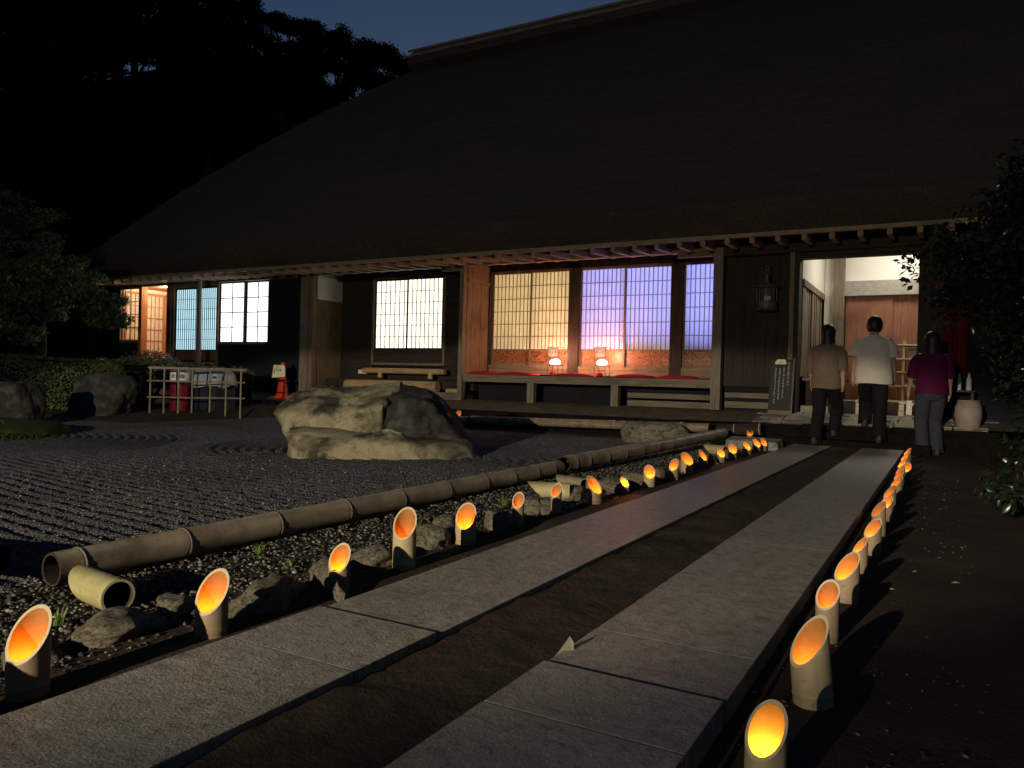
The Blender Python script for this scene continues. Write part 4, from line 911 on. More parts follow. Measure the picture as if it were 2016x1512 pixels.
MB().box(-13.0, -12.0, 11.22, 11.34, .06, .09).build('plank', M['step_wood'], t, bevel=.004); MB().box(-12.9, -12.8, 11.23, 11.33, -.08, .06).build('foot', M['dark_wood_h'], t); MB().box(-12.2, -12.1, 11.23, 11.33, -.08, .06).build('foot', M['dark_wood_h'], t)

# ---- entrance: step box, tag post, shoe rack, shoes, ornaments
t = thing('entrance_step', 'pale wooden step box inside the entrance', 'step', (-.95, 12.75, .335))
for i in range(4): MB().box(-1.36, -.53, 12.60+.001*i, 12.62+.001*i, .34+i*.05, .386+i*.05).build('front_plank', M['step_wood'], t, bevel=.003)
MB().box(-1.38, -.51, 12.58, 12.95, .545, .575).build('tread', M['step_wood'], t, bevel=.004)
for x in (-1.36, -.55): MB().box(x, x+.02, 12.63, 12.93, .336, .543).build('side', M['step_wood'], t)
t = thing('tag_post', 'small white tag post beside the step box', 'sign', (-.46, 12.57, .335))
MB().box(-.49, -.43, 12.56, 12.59, .336, .41).build('foot', M['door_wood'], t); MB().box(-.497, -.423, 12.551, 12.559, .39, .60).build('tag', M['white_paint'], t, bevel=.003)
rk = thing('shoe_rack', 'pale slatted wooden shoe rack before the red-brown doors', 'shoe rack', (-.75, 14.35, .335))
for x in (-1.27, -.62, -.05): 
    for y in (14.2, 14.5): MB().box(x-.02, x+.02, y-.02, y+.02, .336, 1.56).build('upright', M['pale_wood'], rk, bevel=.004)
shz = (.55, .80, 1.03, 1.25, 1.48)
for z in shz: MB().box(-1.32, .0, 14.17, 14.53, z, z+.025).build('shelf', M['pale_wood'], rk, bevel=.004)
for s in (-1, 1): MB().beam((-.62+s*.03, 14.16, .36), (-.62+s*.17, 14.16, .54), .02, .03).build('brace', M['pale_wood'], rk)
def shoe(x, y, z, mat, lab, group):
    t = thing('shoe', lab, 'shoe', (x, y, z), R(180), group); n = 14
    def ring(zf, s, l0, l1): return [((.042*s)*math.cos(2*math.pi*k/n), (l0+l1)/2+(l1-l0)/2*math.sin(2*math.pi*k/n), zf) for k in range(n)]
    MB().rings([ring(0, .95, -.13, .13), ring(.02, 1, -.132, .132)]).build('sole', M['shoe_sole'], t, True, world_coords=False)
    MB().rings([ring(.0205, .97, -.128, .128), ring(.045, .92, -.126, .11), ring(.07, .75, -.12, .02), ring(.085, .68, -.118, -.02)], cap=True).build('upper', M[mat], t, True, world_coords=False)
for dx, wd in ((-.05, 'nearer'), (.05, 'farther from')):
    w2 = 'next to' if dx < 0 else 'away from'
    shoe(-.47+dx, 14.33, 1.0565, 'shoe_orange', f'orange shoe on the shoe rack, the one {w2} the middle upright', 'orange shoes on the rack'); shoe(-.53+dx*1.1, 14.33, .8265, 'shoe_blue', f'blue shoe on the shoe rack, the one {w2} the middle upright', 'blue shoes on the rack')
t = thing('storage_box', 'grey-brown lidded box on the upper shelf of the shoe rack', 'box', (-.38, 14.35, 1.2765)); MB().box(-.17, .17, -.13, .13, 0, .13).build('box_body', M['pot_clay'], t, bevel=.01, world_coords=False); MB().box(-.18, .18, -.14, .14, .131, .16).build('lid', M['grey_wood_h'], t, bevel=.006, world_coords=False)
t = thing('ornament', 'small bright red ornament on the entrance bench', 'ornament', (-1.62, 12.80, .906))
MB().lathe([(.03, 0), (.045, .04), (.03, .10), (.012, .13), (.016, .16), (.004, .165)], n=14).build('ornament_body', M['red_silk'], t, True, world_coords=False)
t = thing('ornament', 'small white and green paper ornament beside the red one', 'ornament', (-1.72, 12.80, .906))
MB().lathe([(.05, 0), (.02, .06), (.03, .09), (.004, .12)], n=10).build('ornament_body', M['white_paint'], t, True, world_coords=False); MB().lathe([(.054, .004), (.03, .035)], n=10, cap=False).build('green_band', M['leaf_grass'], t, True, world_coords=False)
# ---- right of the entrance: red curtain panel, side table, pot
t = thing('curtain', 'deep red hanging cloth on the wall by the entrance', 'curtain', (.08, 12.25, .95))
n = 24; vs = []
for i in range(n+1):
    x = -.10+.34*i/n; y = 12.22+.022*math.sin(i*1.7)
    vs += [(x, y, .98), (x, y-.01, 1.5), (x, y, 2.02)]
m = MB().add(vs, [(i*3+j, (i+1)*3+j, (i+1)*3+j+1, i*3+j+1) for i in range(n) for j in range(2)])
m.build('cloth', M['curtain_red'], t, True); MB().tube([(-.16, 12.22, 2.03), (.30, 12.22, 2.03)], .014, 8).build('rod', M['brown_wood_h'], t, True)
t = thing('side_table', 'black side table below the deep red cloth', 'table', (.1, 11.95, .3))
MB().box(-.06, .34, 11.85, 12.15, .74, .77).build('table_top', M['black_board'], t, bevel=.004)
for x in (-.03, .31):
    for y in (11.88, 12.12): MB().box(x-.015, x+.015, y-.015, y+.015, .27, .74).build('leg', M['black_board'], t)
for x, lab in ((.155, 'slim pale bottle standing on the black side table'), (.265, 'stout pale bottle standing on the black side table')):
    t = thing('bottle', lab, 'bottle', (x, 11.95, .771)); w = .022 if x < .2 else .032
    MB().lathe([(w, 0), (w, .14), (w*.5, .18), (w*.45, .22)], n=14).build('glass_body', M['plaster'], t, True, world_coords=False); MB().lathe([(w*.5, .221), (w*.5, .24)], n=12).build('cap', M['red_silk'], t, True, world_coords=False)
t = thing('clay_pot', 'big pale clay jar standing by the terrace right of the entrance', 'pot', (.26, 11.62, .24))
MB().lathe([(.10, 0), (.13, .04), (.16, .20), (.155, .30), (.13, .36), (.12, .375)], n=28).build('jar', M['pot_clay'], t, True, world_coords=False)
for z in (.31, .345): MB().lathe([(.150-(z-.31)*.4, z), (.158-(z-.31)*.4, z+.008), (.150-(z-.31)*.4, z+.016)], n=28, cap=False).build('band', M['pot_clay'], t, True, world_coords=False)
MB().lathe([(.12, .375), (.135, .385), (.125, .40), (.10, .39)], n=28, cap=False).build('lip', M['pot_clay'], t, True, world_coords=False)

# ================================================================== FENCE, EXTINGUISHER, TARP
FA, FB, FC_ = Vector((-12.35, 8.72, -.02)), Vector((-11.75, 9.10, -.02)), Vector((-11.25, 9.85, .0))
fn = thing('bamboo_fence', 'low open bamboo lattice fence tied with cord at the hedge', 'fence', (-11.8, 9.2, -.05))
def fpt(px): 
    for (p0, p1, x0, x1) in ((FA, FB, 287, 372), (FB, FC_, 372, 492)):
        if px <= x1 or x1 == 492: return p0+(p1-p0)*((px-x0)/(x1-x0))
for px in (288, 317, 347, 376, 416, 452, 486):
    p = fpt(px); MB().tube([(p.x, p.y, -.1), (p.x+.004, p.y, .80)], .017, 8).build('post', M['bamboo_fence'], fn, True)
    for z in (.28, .57): MB().tube([(p.x-.02, p.y-.022, z-.012), (p.x+.02, p.y-.028, z+.012)], .005, 5).build('cord_knot', M['black_board'], fn)
for (a, b) in ((FA-(FB-FA)*.03, FB), (FB, FC_+(FC_-FB)*.06)):
    for z, r_ in ((.28, .013), (.57, .013), (.80, .026)):
        off = -.03 if z < .7 else 0; MB().tube([(a.x, a.y+off, z), ((a.x+b.x)/2, (a.y+b.y)/2+off, z+.004), (b.x, b.y+off, z)], r_, 8).build('rail', M['bamboo_fence'], fn, True)
t = thing('fire_extinguisher_box', 'dark red fire extinguisher box with white label behind the bamboo fence', 'fire extinguisher', (-12.45, 9.42, -.03))
MB().lathe([(.17, 0), (.175, .02), (.175, .60), (.165, .62)], n=28).build('body', M['red_paint'], t, True, world_coords=False)
MB().lathe([(.178, .605), (.178, .78), (.17, .80), (.02, .815)], n=28).build('white_cap', M['white_paint'], t, True, world_coords=False)
fc = bpy.data.curves.new('label_text', 'FONT'); fc.body = '消火器'; fc.size = .085; fc.align_x = 'CENTER'; fc.extrude = .001
fo = bpy.data.objects.new('tmp_text', fc); C.objects.link(fo)
dg = bpy.context.evaluated_depsgraph_get(); me = bpy.data.meshes.new_from_object(fo.evaluated_get(dg)); bpy.data.objects.remove(fo)
lt = link('label_writing', me, M['ink'], t); lt.rotation_euler = (R(90), 0, R(35)); lt.location = (.182*math.sin(R(35))*1.0, -.182*math.cos(R(35))*1.0, .66)
t = thing('tarp', 'grey plastic tarp folded over a dark bin behind the bamboo fence', 'tarp', (-12.2, 9.95, .5))
rings_ = []
for f, z in ((.25, .30), (.75, .28), (1.0, .20), (1.06, .08), (1.10, -.02)):
    rings_.append([(.42*f*math.copysign(abs(math.cos(a))**.6, math.cos(a)), .30*f*math.copysign(abs(math.sin(a))**.6, math.sin(a)), z+(.02*math.sin(a*5)+.015*math.sin(a*9+1) if f > .9 else .008*math.sin(a*3))) for a in [2*math.pi*k/48 for k in range(48)]])
MB().rings(rings_, cap=False).add(rings_[0], [tuple(range(48))]).build('sheet', M['tarp'], t, True, world_coords=False)
t2 = thing('bin', 'dark plastic bin under the grey tarp', 'bin', (-12.2, 9.95, -.03)); MB().box(-.36, .36, -.25, .25, 0, .66).build('bin_body', M['dark_bin'], t2, bevel=.02, world_coords=False); MB().box(-.38, .38, -.27, .27, .661, .70).build('bin_lid', M['dark_bin'], t2, bevel=.01, world_coords=False)

# ================================================================== PLANTS
def leaves_mesh(name, pts, size, mat, seed, parent=None, aspect=.5, up_bias=.35, fold=.25, normals=None):
    """leaf-shaped folded quads at the points; size may be an array"""
    g = np.random.default_rng(seed); n = len(pts); pts = np.asarray(pts, float)
    nrm = g.normal(size=(n,3)); nrm[:,2] = np.abs(nrm[:,2])+up_bias
    if normals is not None: nrm = nrm*.7+np.asarray(normals)*1.2
    nrm /= np.linalg.norm(nrm, axis=1)[:,None]
    t = g.normal(size=(n,3)); t -= nrm*(t*nrm).sum(1)[:,None]; t /= np.linalg.norm(t, axis=1)[:,None]; b = np.cross(nrm, t)
    s = (np.asarray(size)*g.uniform(.65, 1.3, n))[:,None]
    p0 = pts-t*s*.5; p2 = pts+t*s*.5-nrm*s*fold*.4; p1 = pts+b*s*aspect*.5-nrm*s*fold*.2; p3 = pts-b*s*aspect*.5-nrm*s*fold*.2; mid = pts+nrm*s*fold*.15
    v = np.stack([p0, p1, p2, p3, mid], 1).reshape(-1,3); o = (np.arange(n)*5)[:,None]
    f = np.concatenate([o+np.array([[0,1,4]]), o+np.array([[1,2,4]]), o+np.array([[2,3,4]]), o+np.array([[3,0,4]])], 0)
    return np_mesh(name, v, f, M[mat], parent)
def blob_points(blobs, n, seed, shell=.55):
    g = np.random.default_rng(seed); vol = np.array([b[3]*b[4]*b[5] for b in blobs])**.75; k = g.choice(len(blobs), n, p=vol/vol.sum()); B = np.array(blobs)
    d = g.normal(size=(n,3)); d /= np.linalg.norm(d, axis=1)[:,None]; r = shell+(1-shell)*g.random(n)**.6; r = r*(1+.12*g.normal(size=n))
    return B[k,:3]+d*B[k,3:]*r[:,None], d
def hedge(name, lab, p, q, width, h0, h1, n, seed, size=.05, leaf='leaf_hedge', z0=-.05):
    """clipped hedge from p to q"""
    p = np.array(p); q = np.array(q); d = q-p; L_ = np.linalg.norm(d); d = d/L_; nn = np.array([-d[1], d[0]]); mid = (p+q)/2
    t = thing(name, lab, 'hedge', (mid[0], mid[1], z0)); g = np.random.default_rng(seed)
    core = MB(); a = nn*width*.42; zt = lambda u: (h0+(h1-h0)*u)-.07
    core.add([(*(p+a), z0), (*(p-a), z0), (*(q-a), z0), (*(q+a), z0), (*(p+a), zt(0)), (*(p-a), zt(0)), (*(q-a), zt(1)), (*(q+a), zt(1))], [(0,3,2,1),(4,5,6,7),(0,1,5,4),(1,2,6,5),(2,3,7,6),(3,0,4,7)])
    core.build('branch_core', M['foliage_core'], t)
    u = g.random(n); face = g.random(n); s = np.empty(n); z = np.empty(n); uu = u*L_; nor = np.zeros((n,3))
    topf = face < .38; z[topf] = 1-.05*g.random(topf.sum()); s[topf] = g.uniform(-1, 1, topf.sum()); nor[topf] = (0,0,1)
    side = ~topf & (face < .86); s[side] = -1+.16*g.random(side.sum()); z[side] = g.random(side.sum())**.8; nor[side] = (*(-nn), .3)
    endf = face >= .86; e = g.random(endf.sum()) < .75; uu[endf] = np.where(e, L_-.08*g.random(endf.sum()), .08*g.random(endf.sum())); s[endf] = g.uniform(-1, 1, endf.sum()); z[endf] = g.random(endf.sum()); nor[endf] = np.where(e[:,None], np.array([*d, .2]), np.array([*(-d), .2]))
    rnd = np.where(z > .9, 1-.12*np.abs(s)**4, 1.0)
    wob = .05*(vnoise(uu, z*3, 1.5, seed)-.5)+.03*(vnoise(uu*1.0, z*9, 4, seed+1)-.5)
    P = p[None]+d[None]*uu[:,None]+nn[None]*(s*(width*.5+wob))[:,None]; Z = z0+(h0+(h1-h0)*u-z0)*z*rnd+np.where(z > .9, wob*1.3, 0)
    leaves_mesh('foliage', np.stack([P[:,0]-mid[0], P[:,1]-mid[1], Z-z0], 1)+g.normal(size=(n,3))*.012, size, leaf, seed, t, .55, .2, .25, nor)
    return t
hedge('hedge', 'long clipped hedge behind the dark upright rock', (-18.6, 7.6), (-13.15, 9.05), .9, 1.06, .92, 15000, 11, .06)
hedge('hedge', 'short clipped hedge between the bamboo fence and the house', (-14.0, 10.75), (-12.35, 10.72), .75, .90, .80, 8000, 12, .05)
# round bush
def shrub(name, lab, blobs, n, size, leaf, seed, base, stem=.05, cat='bush', aspect=.55, shell=.6, core=.78):
    t = thing(name, lab, cat, base); pts, d = blob_points(blobs, n, seed, shell); b = np.array(base)
    leaves_mesh('foliage', pts-b, size, leaf, seed, t, aspect, .25, .25, d)
    bx, by, bz = base; mb = MB(); rd = random.Random(seed)
    for k in range(6):
        bl = blobs[k % len(blobs)]; e = Vector((bl[0]+rd.uniform(-.4,.4)*bl[3], bl[1]+rd.uniform(-.4,.4)*bl[4], bl[2])); s0 = Vector((bx+rd.uniform(-.05,.05), by+rd.uniform(-.05,.05), bz))
        mb.tube([s0, (s0+e)/2+Vector((rd.uniform(-.05,.05),)*3), e], [stem*.5, stem*.35, stem*.15], 6)
    mb.build('stem', M['bark'], t, True)
    return t
bc = (-14.75, 10.45)
shrub('round_bush', 'rounded clipped bush between the two hedges', [(bc[0], bc[1], .82, .62, .5, .36), (bc[0]-.45, bc[1]+.05, .72, .42, .4, .30), (bc[0]+.45, bc[1], .74, .42, .4, .30)], 3800, .075, 'leaf_bush', 13, (bc[0], bc[1], -.02))
# palm-like fern
t = thing('fern', 'spiky green fern rising behind the long hedge', 'fern', (-16.2, 10.5, .0)); rd = random.Random(3)
for k in range(14):
    a = k/14*6.28+rd.uniform(-.2,.2); L_ = rd.uniform(.7, .95); el = rd.uniform(.5, 1.3); mb = MB(); pts = []
    for i in range(7):
        s = i/6*L_; pts.append(Vector((math.cos(a)*s*math.cos(el), math.sin(a)*s*math.cos(el), .6+s*math.sin(el)-.55*s*s)))
    mb.tube(pts, [.012-.0015*i for i in range(7)], 5)
    for i in range(1, 7):
        for sd in (-1, 1):
            dv = Vector((-math.sin(a), math.cos(a), 0))*sd; o = pts[i]; tip = o+dv*(.16*(1-.1*i))+(pts[i]-pts[i-1])*.9; w = (pts[i]-pts[i-1])*.22
            mb.add([o-w, o+w, tip], [(0,1,2)])
    mb.build('frond', M['leaf_bush'], t, world_coords=False)
MB().tube([(0,0,0), (0,0,.62)], [.07,.05], 8).build('stem', M['bark'], t, True, world_coords=False)
# maple on the far side of the gravel
def limbs(base, ends, r0, seed):
    rd = random.Random(seed); mb = MB(); b = Vector(base)
    for e in ends:
        e = Vector(e); m1 = b.lerp(e, .35)+Vector((rd.uniform(-.15,.15), rd.uniform(-.15,.15), .25)); m2 = b.lerp(e, .7)+Vector((rd.uniform(-.2,.2), rd.uniform(-.2,.2), .2))
        mb.tube([b, m1, m2, e], [r0, r0*.7, r0*.4, r0*.12], 8)
    return mb
mt = thing('maple_tree', 'leafy maple spreading over the long hedge', 'tree', (-17.3, 9.6, 0))
tr = (-17.3, 9.6, 0)
mbl = [(-17.2,9.3,3.55,.9,.8,.65),(-16.4,9.2,3.1,.85,.7,.5),(-15.6,9.1,2.65,.75,.65,.42),(-14.9,9.05,2.30,.65,.55,.36),(-14.2,9.0,2.02,.45,.4,.28),(-16.9,8.9,2.4,.8,.7,.45),(-16.2,8.8,1.9,.7,.6,.38),(-17.6,8.8,1.6,.9,.7,.45),(-15.5,8.9,2.05,.55,.5,.3),(-18.2,9.2,4.3,.8,.8,.6),(-18.5,9,3.0,.9,.8,.6),(-16.5,8.8,1.45,.5,.5,.28),(-13.85,9.0,1.78,.24,.25,.26)]
MB().tube([tr, (-17.32,9.55,.7), (-17.2,9.5,1.4), (-17.25,9.45,2.1)], [.16,.13,.11,.10], 12).build('trunk', M['bark'], mt, True)
limbs((-17.25,9.45,2.0), [(b[0], b[1], b[2]) for b in mbl], .06, 4).build('limb', M['bark'], mt, True)
rd = random.Random(77); sub_ = []
for b in mbl:
    for q in range(9):
        a = rd.uniform(0, 6.28); e = rd.uniform(-.6, 1.2); r_ = rd.uniform(.55, 1.05); sub_.append((b[0]-.38+b[3]*r_*math.cos(a)*math.cos(e), b[1]+b[4]*r_*math.sin(a)*math.cos(e), b[2]+b[5]*r_*math.sin(e), rd.uniform(.22, .42), rd.uniform(.22, .42), rd.uniform(.07, .16)))
pts, dn = blob_points(sub_, 21000, 15, .1); pts[:,2] -= .25*((pts[:,0]+17)**2*.03)*np.random.default_rng(5).random(len(pts))*.6; leaves_mesh('crown', pts-np.array(tr), .095, 'leaf_maple', 15, mt, .6, .1, .4, dn*.6)
# dark camellia by the right edge, its leaves in front of the entrance
ct = thing('camellia_tree', 'dark glossy-leaved tree overhanging the entrance side of the path', 'tree', (1.25, 6.9, -.08)); cb = (1.25, 6.9, -.08)
MB().tube([cb, (1.22,6.9,.5), (1.15,6.88,1.1), (1.1,6.85,1.6)], [.10,.085,.075,.06], 10).build('trunk', M['bark'], ct, True)
cbl = [(.62,6.5,1.75,.55,.5,.42),(.30,6.3,1.62,.40,.35,.34),(1.0,6.7,2.3,.7,.6,.5),(1.0,6.4,1.35,.65,.55,.5),(.55,6.4,1.25,.40,.4,.38),(.45,6.45,2.05,.4,.4,.25),(.9,6.5,.85,.6,.55,.4),(.72,6.5,2.32,.42,.4,.22),(-.02,6.25,1.75,.20,.2,.22),(.05,6.3,1.42,.22,.22,.2)]
limbs((1.1,6.85,1.3), [(b[0], b[1], b[2]) for b in cbl], .035, 8).build('limb', M['bark'], ct, True)
pts, dn = blob_points(cbl, 15000, 16, .1)
tw = np.array([GY(x, y, 6.2) for x, y in ((1778,505),(1790,498),(1800,515),(1785,520),(1795,530),(1808,522),(1776,515),(1802,545),(1790,540),(1808,555),(1770,510),(1798,505),(1812,540),(1786,530),(1806,500),(1782,545),(1794,552))])
tw = np.concatenate([tw]*3)+np.random.default_rng(2).normal(size=(len(tw)*3,3))*.03
leaves_mesh('crown', np.concatenate([pts, tw])-np.array(cb), .062, 'leaf_camellia', 16, ct, .5, .3, .3)
shrub('camellia_shrub', 'low dark shrub with shiny leaves under the overhanging tree', [(.55,5.9,.28,.30,.35,.26),(.80,6.1,.42,.45,.4,.36),(.38,5.8,.12,.2,.25,.14),(1.2,6.1,.4,.45,.4,.4)], 1500, .075, 'leaf_camellia', 17, (.7, 6.0, -.08), .04, 'bush', .5, .3)
# moss mound beside the gravel
mo = facet_rock('moss_mound', (-10.9, 4.75, -.16), [((0,0,1), .20),((1,0,.5), 1.3),((-1,0,.5), 1.5),((0,-1,.5), 1.0),((0,1,.5), 1.5),((1,1,.5), 1.45),((1,-1,.5), 1.1),((0,0,-1), .2)], 4, 'moss', R(20), .06, 5, None, 8, 1.6, .01)
tag(mo, 'low green moss mound at the edge of the raked gravel', kind='stuff'); mo['category'] = 'moss'
g = np.random.default_rng(30); n = 9000; a = g.uniform(0, 6.28, n); rr = np.sqrt(g.random(n)); X = -10.9+np.cos(a)*rr*1.6; Y = 4.75+np.sin(a)*rr*1.35
mz = -.16+.20*np.clip(1.05-rr**2.4, 0, 1)+.03
mv = leaves_mesh('moss_cover', np.stack([X, Y, mz], 1), .05, 'leaf_moss', 31, None, .6, .8, .3); tag(mv, 'mossy ground cover growing over the low mound', 'moss', kind='stuff')
# grass tufts
def tuft(px, py, h, nb, lab, seed):
    b = GZ(px, py, -.072); t = thing('grass_tuft', lab, 'grass tuft', (b.x, b.y, -.075), 0, 'grass tufts by the path'); rd = random.Random(seed); mb = MB()
    for k in range(nb):
        a = rd.uniform(0, 6.28); hh = h*rd.uniform(.5, 1.1); ln = rd.uniform(.15, .6)*hh; w = .0028; x0, y0 = rd.uniform(-.012,.012), rd.uniform(-.012,.012)
        dx, dy = math.cos(a), math.sin(a); px_, py_ = -dy*w, dx*w
        mb.add([(x0-px_,y0-py_,0),(x0+px_,y0+py_,0),(x0+dx*ln*.35+px_*.8,y0+dy*ln*.35+py_*.8,hh*.6),(x0+dx*ln*.35-px_*.8,y0+dy*ln*.35-py_*.8,hh*.6),(x0+dx*ln,y0+dy*ln,hh)], [(0,1,2,3),(3,2,4)])
    mb.build('blades', M['leaf_grass'], t, world_coords=False)
tuft(512, 1098, .075, 34, 'bushy grass tuft against the longest bamboo pole', 1); tuft(566, 1120, .05, 12, 'small grass tuft beside the bushy one near the longest pole', 2)
tuft(992, 1000, .09, 26, 'upright grass tuft before the slanting lantern near the pole end', 3); tuft(112, 1238, .07, 16, 'grass tuft growing at the foot of the lantern farthest from the doorstep', 4)
tuft(735, 1062, .045, 10, 'tiny pale sprout in the pebbles under the longest pole', 5); tuft(826, 1045, .06, 14, 'thin weed beside the tallest pale lantern', 6); tuft(1288, 1225, .05, 9, 'thin weed at the slab edge in the earth strip', 7)
# pale leaf standing at the slab edge
b = GZ(1098, 1290, -.02); u = (RT*.9+Vector((0,.3,0))).normalized()
lv = MB(); P0 = Vector((b.x, b.y, -.03)); tip = P0+u*.035+Vector((0,0,.062)); 
lv.add([P0, P0+u*.045+Vector((0,.005,-.004)), tip+u*.012-Vector((0,0,.02)), tip, P0+u*.006+Vector((0,-.006,.022))], [(0,1,2,3,4)]); lv.add([P0+Vector((0,.004,0)), P0-u*.012+Vector((0,-.004,.004)), P0+u*.012+Vector((0,-.006,.03))], [(0,1,2)])
tag(lv.build('fallen_leaf', M['leaf_dry']), 'pale fallen leaf propped against the granite slab joint', 'leaf')
# scraps on the soil
for i, (px, py) in enumerate(((1484, 1368), (1753, 1163), (1880, 1150), (1800,1128))):
    b = GZ(px, py, -.07); s = .008+.004*(i % 3)
    o = MB().add([(b.x-s, b.y, -.066), (b.x, b.y-s*.6, -.064), (b.x+s*1.4, b.y, -.062), (b.x, b.y+s*.7, -.060)], [(0,1,2,3)]).build('leaf_scrap', M['leaf_dry']); tag(o, ('tiny pale scrap on the soil beside the widest slab joint', 'tiny pale scrap on the soil beside the seventh lantern along bare soil', 'pale leaf scrap lying farthest out on the bare soil', 'tiny pale scrap on bare soil near the low shiny shrub', 'pale leaf scrap lying on the granite slab')[i], 'leaf')

# ---- forest on the hill
def forest_mesh(seed, n):
    rd = random.Random(seed); bl = []
    for k in range(15):
        z = rd.uniform(4.0, 11.0); s = (1.25-abs(z-7.0)/6.0)*2.6; bl.append((rd.uniform(-s, s), rd.uniform(-s, s), z, rd.uniform(.9, 1.7), rd.uniform(.9, 1.7), rd.uniform(.7, 1.2)))
    return bl
protos = []
for s in range(3):
    t = thing('forest_tree', 'x', 'tree', (0,0,0)); bl = forest_mesh(50+s, 0)
    MB().tube([(0,0,-1), (.1,0,3), (0,.1,6.5), (0,0,9)], [.32,.26,.16,.06], 8).build('trunk', M['bark'], t, True, world_coords=False)
    mb = limbs((0,0,4), [(b[0], b[1], b[2]) for b in bl], .10, s); mb.build('limb', M['bark'], t, True, world_coords=False)
    pts, dn = blob_points(bl, 6500, 60+s, .2); leaves_mesh('crown', pts, .34, 'leaf_forest', 70+s, t, .6, .2, .3)
    protos.append(t)
ridge = []
for px, py, Y in ((806,112,44),(770,98,47),(735,82,44),(700,74,48),(668,62,43),(632,48,46),(604,38,42),(570,40,47),(535,30,44),(505,4,46),(470,-20,42),(430,-60,46),(385,-90,43),(330,-120,47),(270,-130,42),(205,-140,46),(140,-150,43),(70,-150,46),(0,-150,43),(-70,-140,46),(560,110,38),(420,60,36),(280,40,35),(140,30,36),(10,20,35),(200,200,31),(60,210,30),(755,150,41),(640,120,40),(520,80,41),(455,40,40),(350,10,39),(240,-20,40),(120,-30,39),(20,-30,40),(590,90,45),(400,-20,49),(180,-80,49),(60,-80,50),(470,92,42),(512,104,41),(438,88,43),(40,170,37),(110,175,38),(300,150,38)):
    p = GY(px, py, Y); ridge.append((p.x, p.y, p.z))
ridge.sort(key=lambda a: (a[0]+17)**2+(a[1]-18)**2)
for i, (x, y, zt) in enumerate(ridge):
    o = protos[i] if i < 3 else copy_tree(protos[i % 3]); z = float(hill_z(np.array([float(x)]), np.array([float(y)]))[0]); s = min(1.5, max(.35, (zt-z+.3)/11.6))
    o.location = (x, y, min(z-.3, zt-11.6*s)); o.scale = (max(.62, s)*.95, max(.62, s)*.95, s); o.rotation_euler = (0, 0, i*1.9)
    o['label'] = f'dark leafy tree on the hill, {ordinal(i+1)} from the roof ridge end'; o['group'] = 'trees on the hill behind the house'

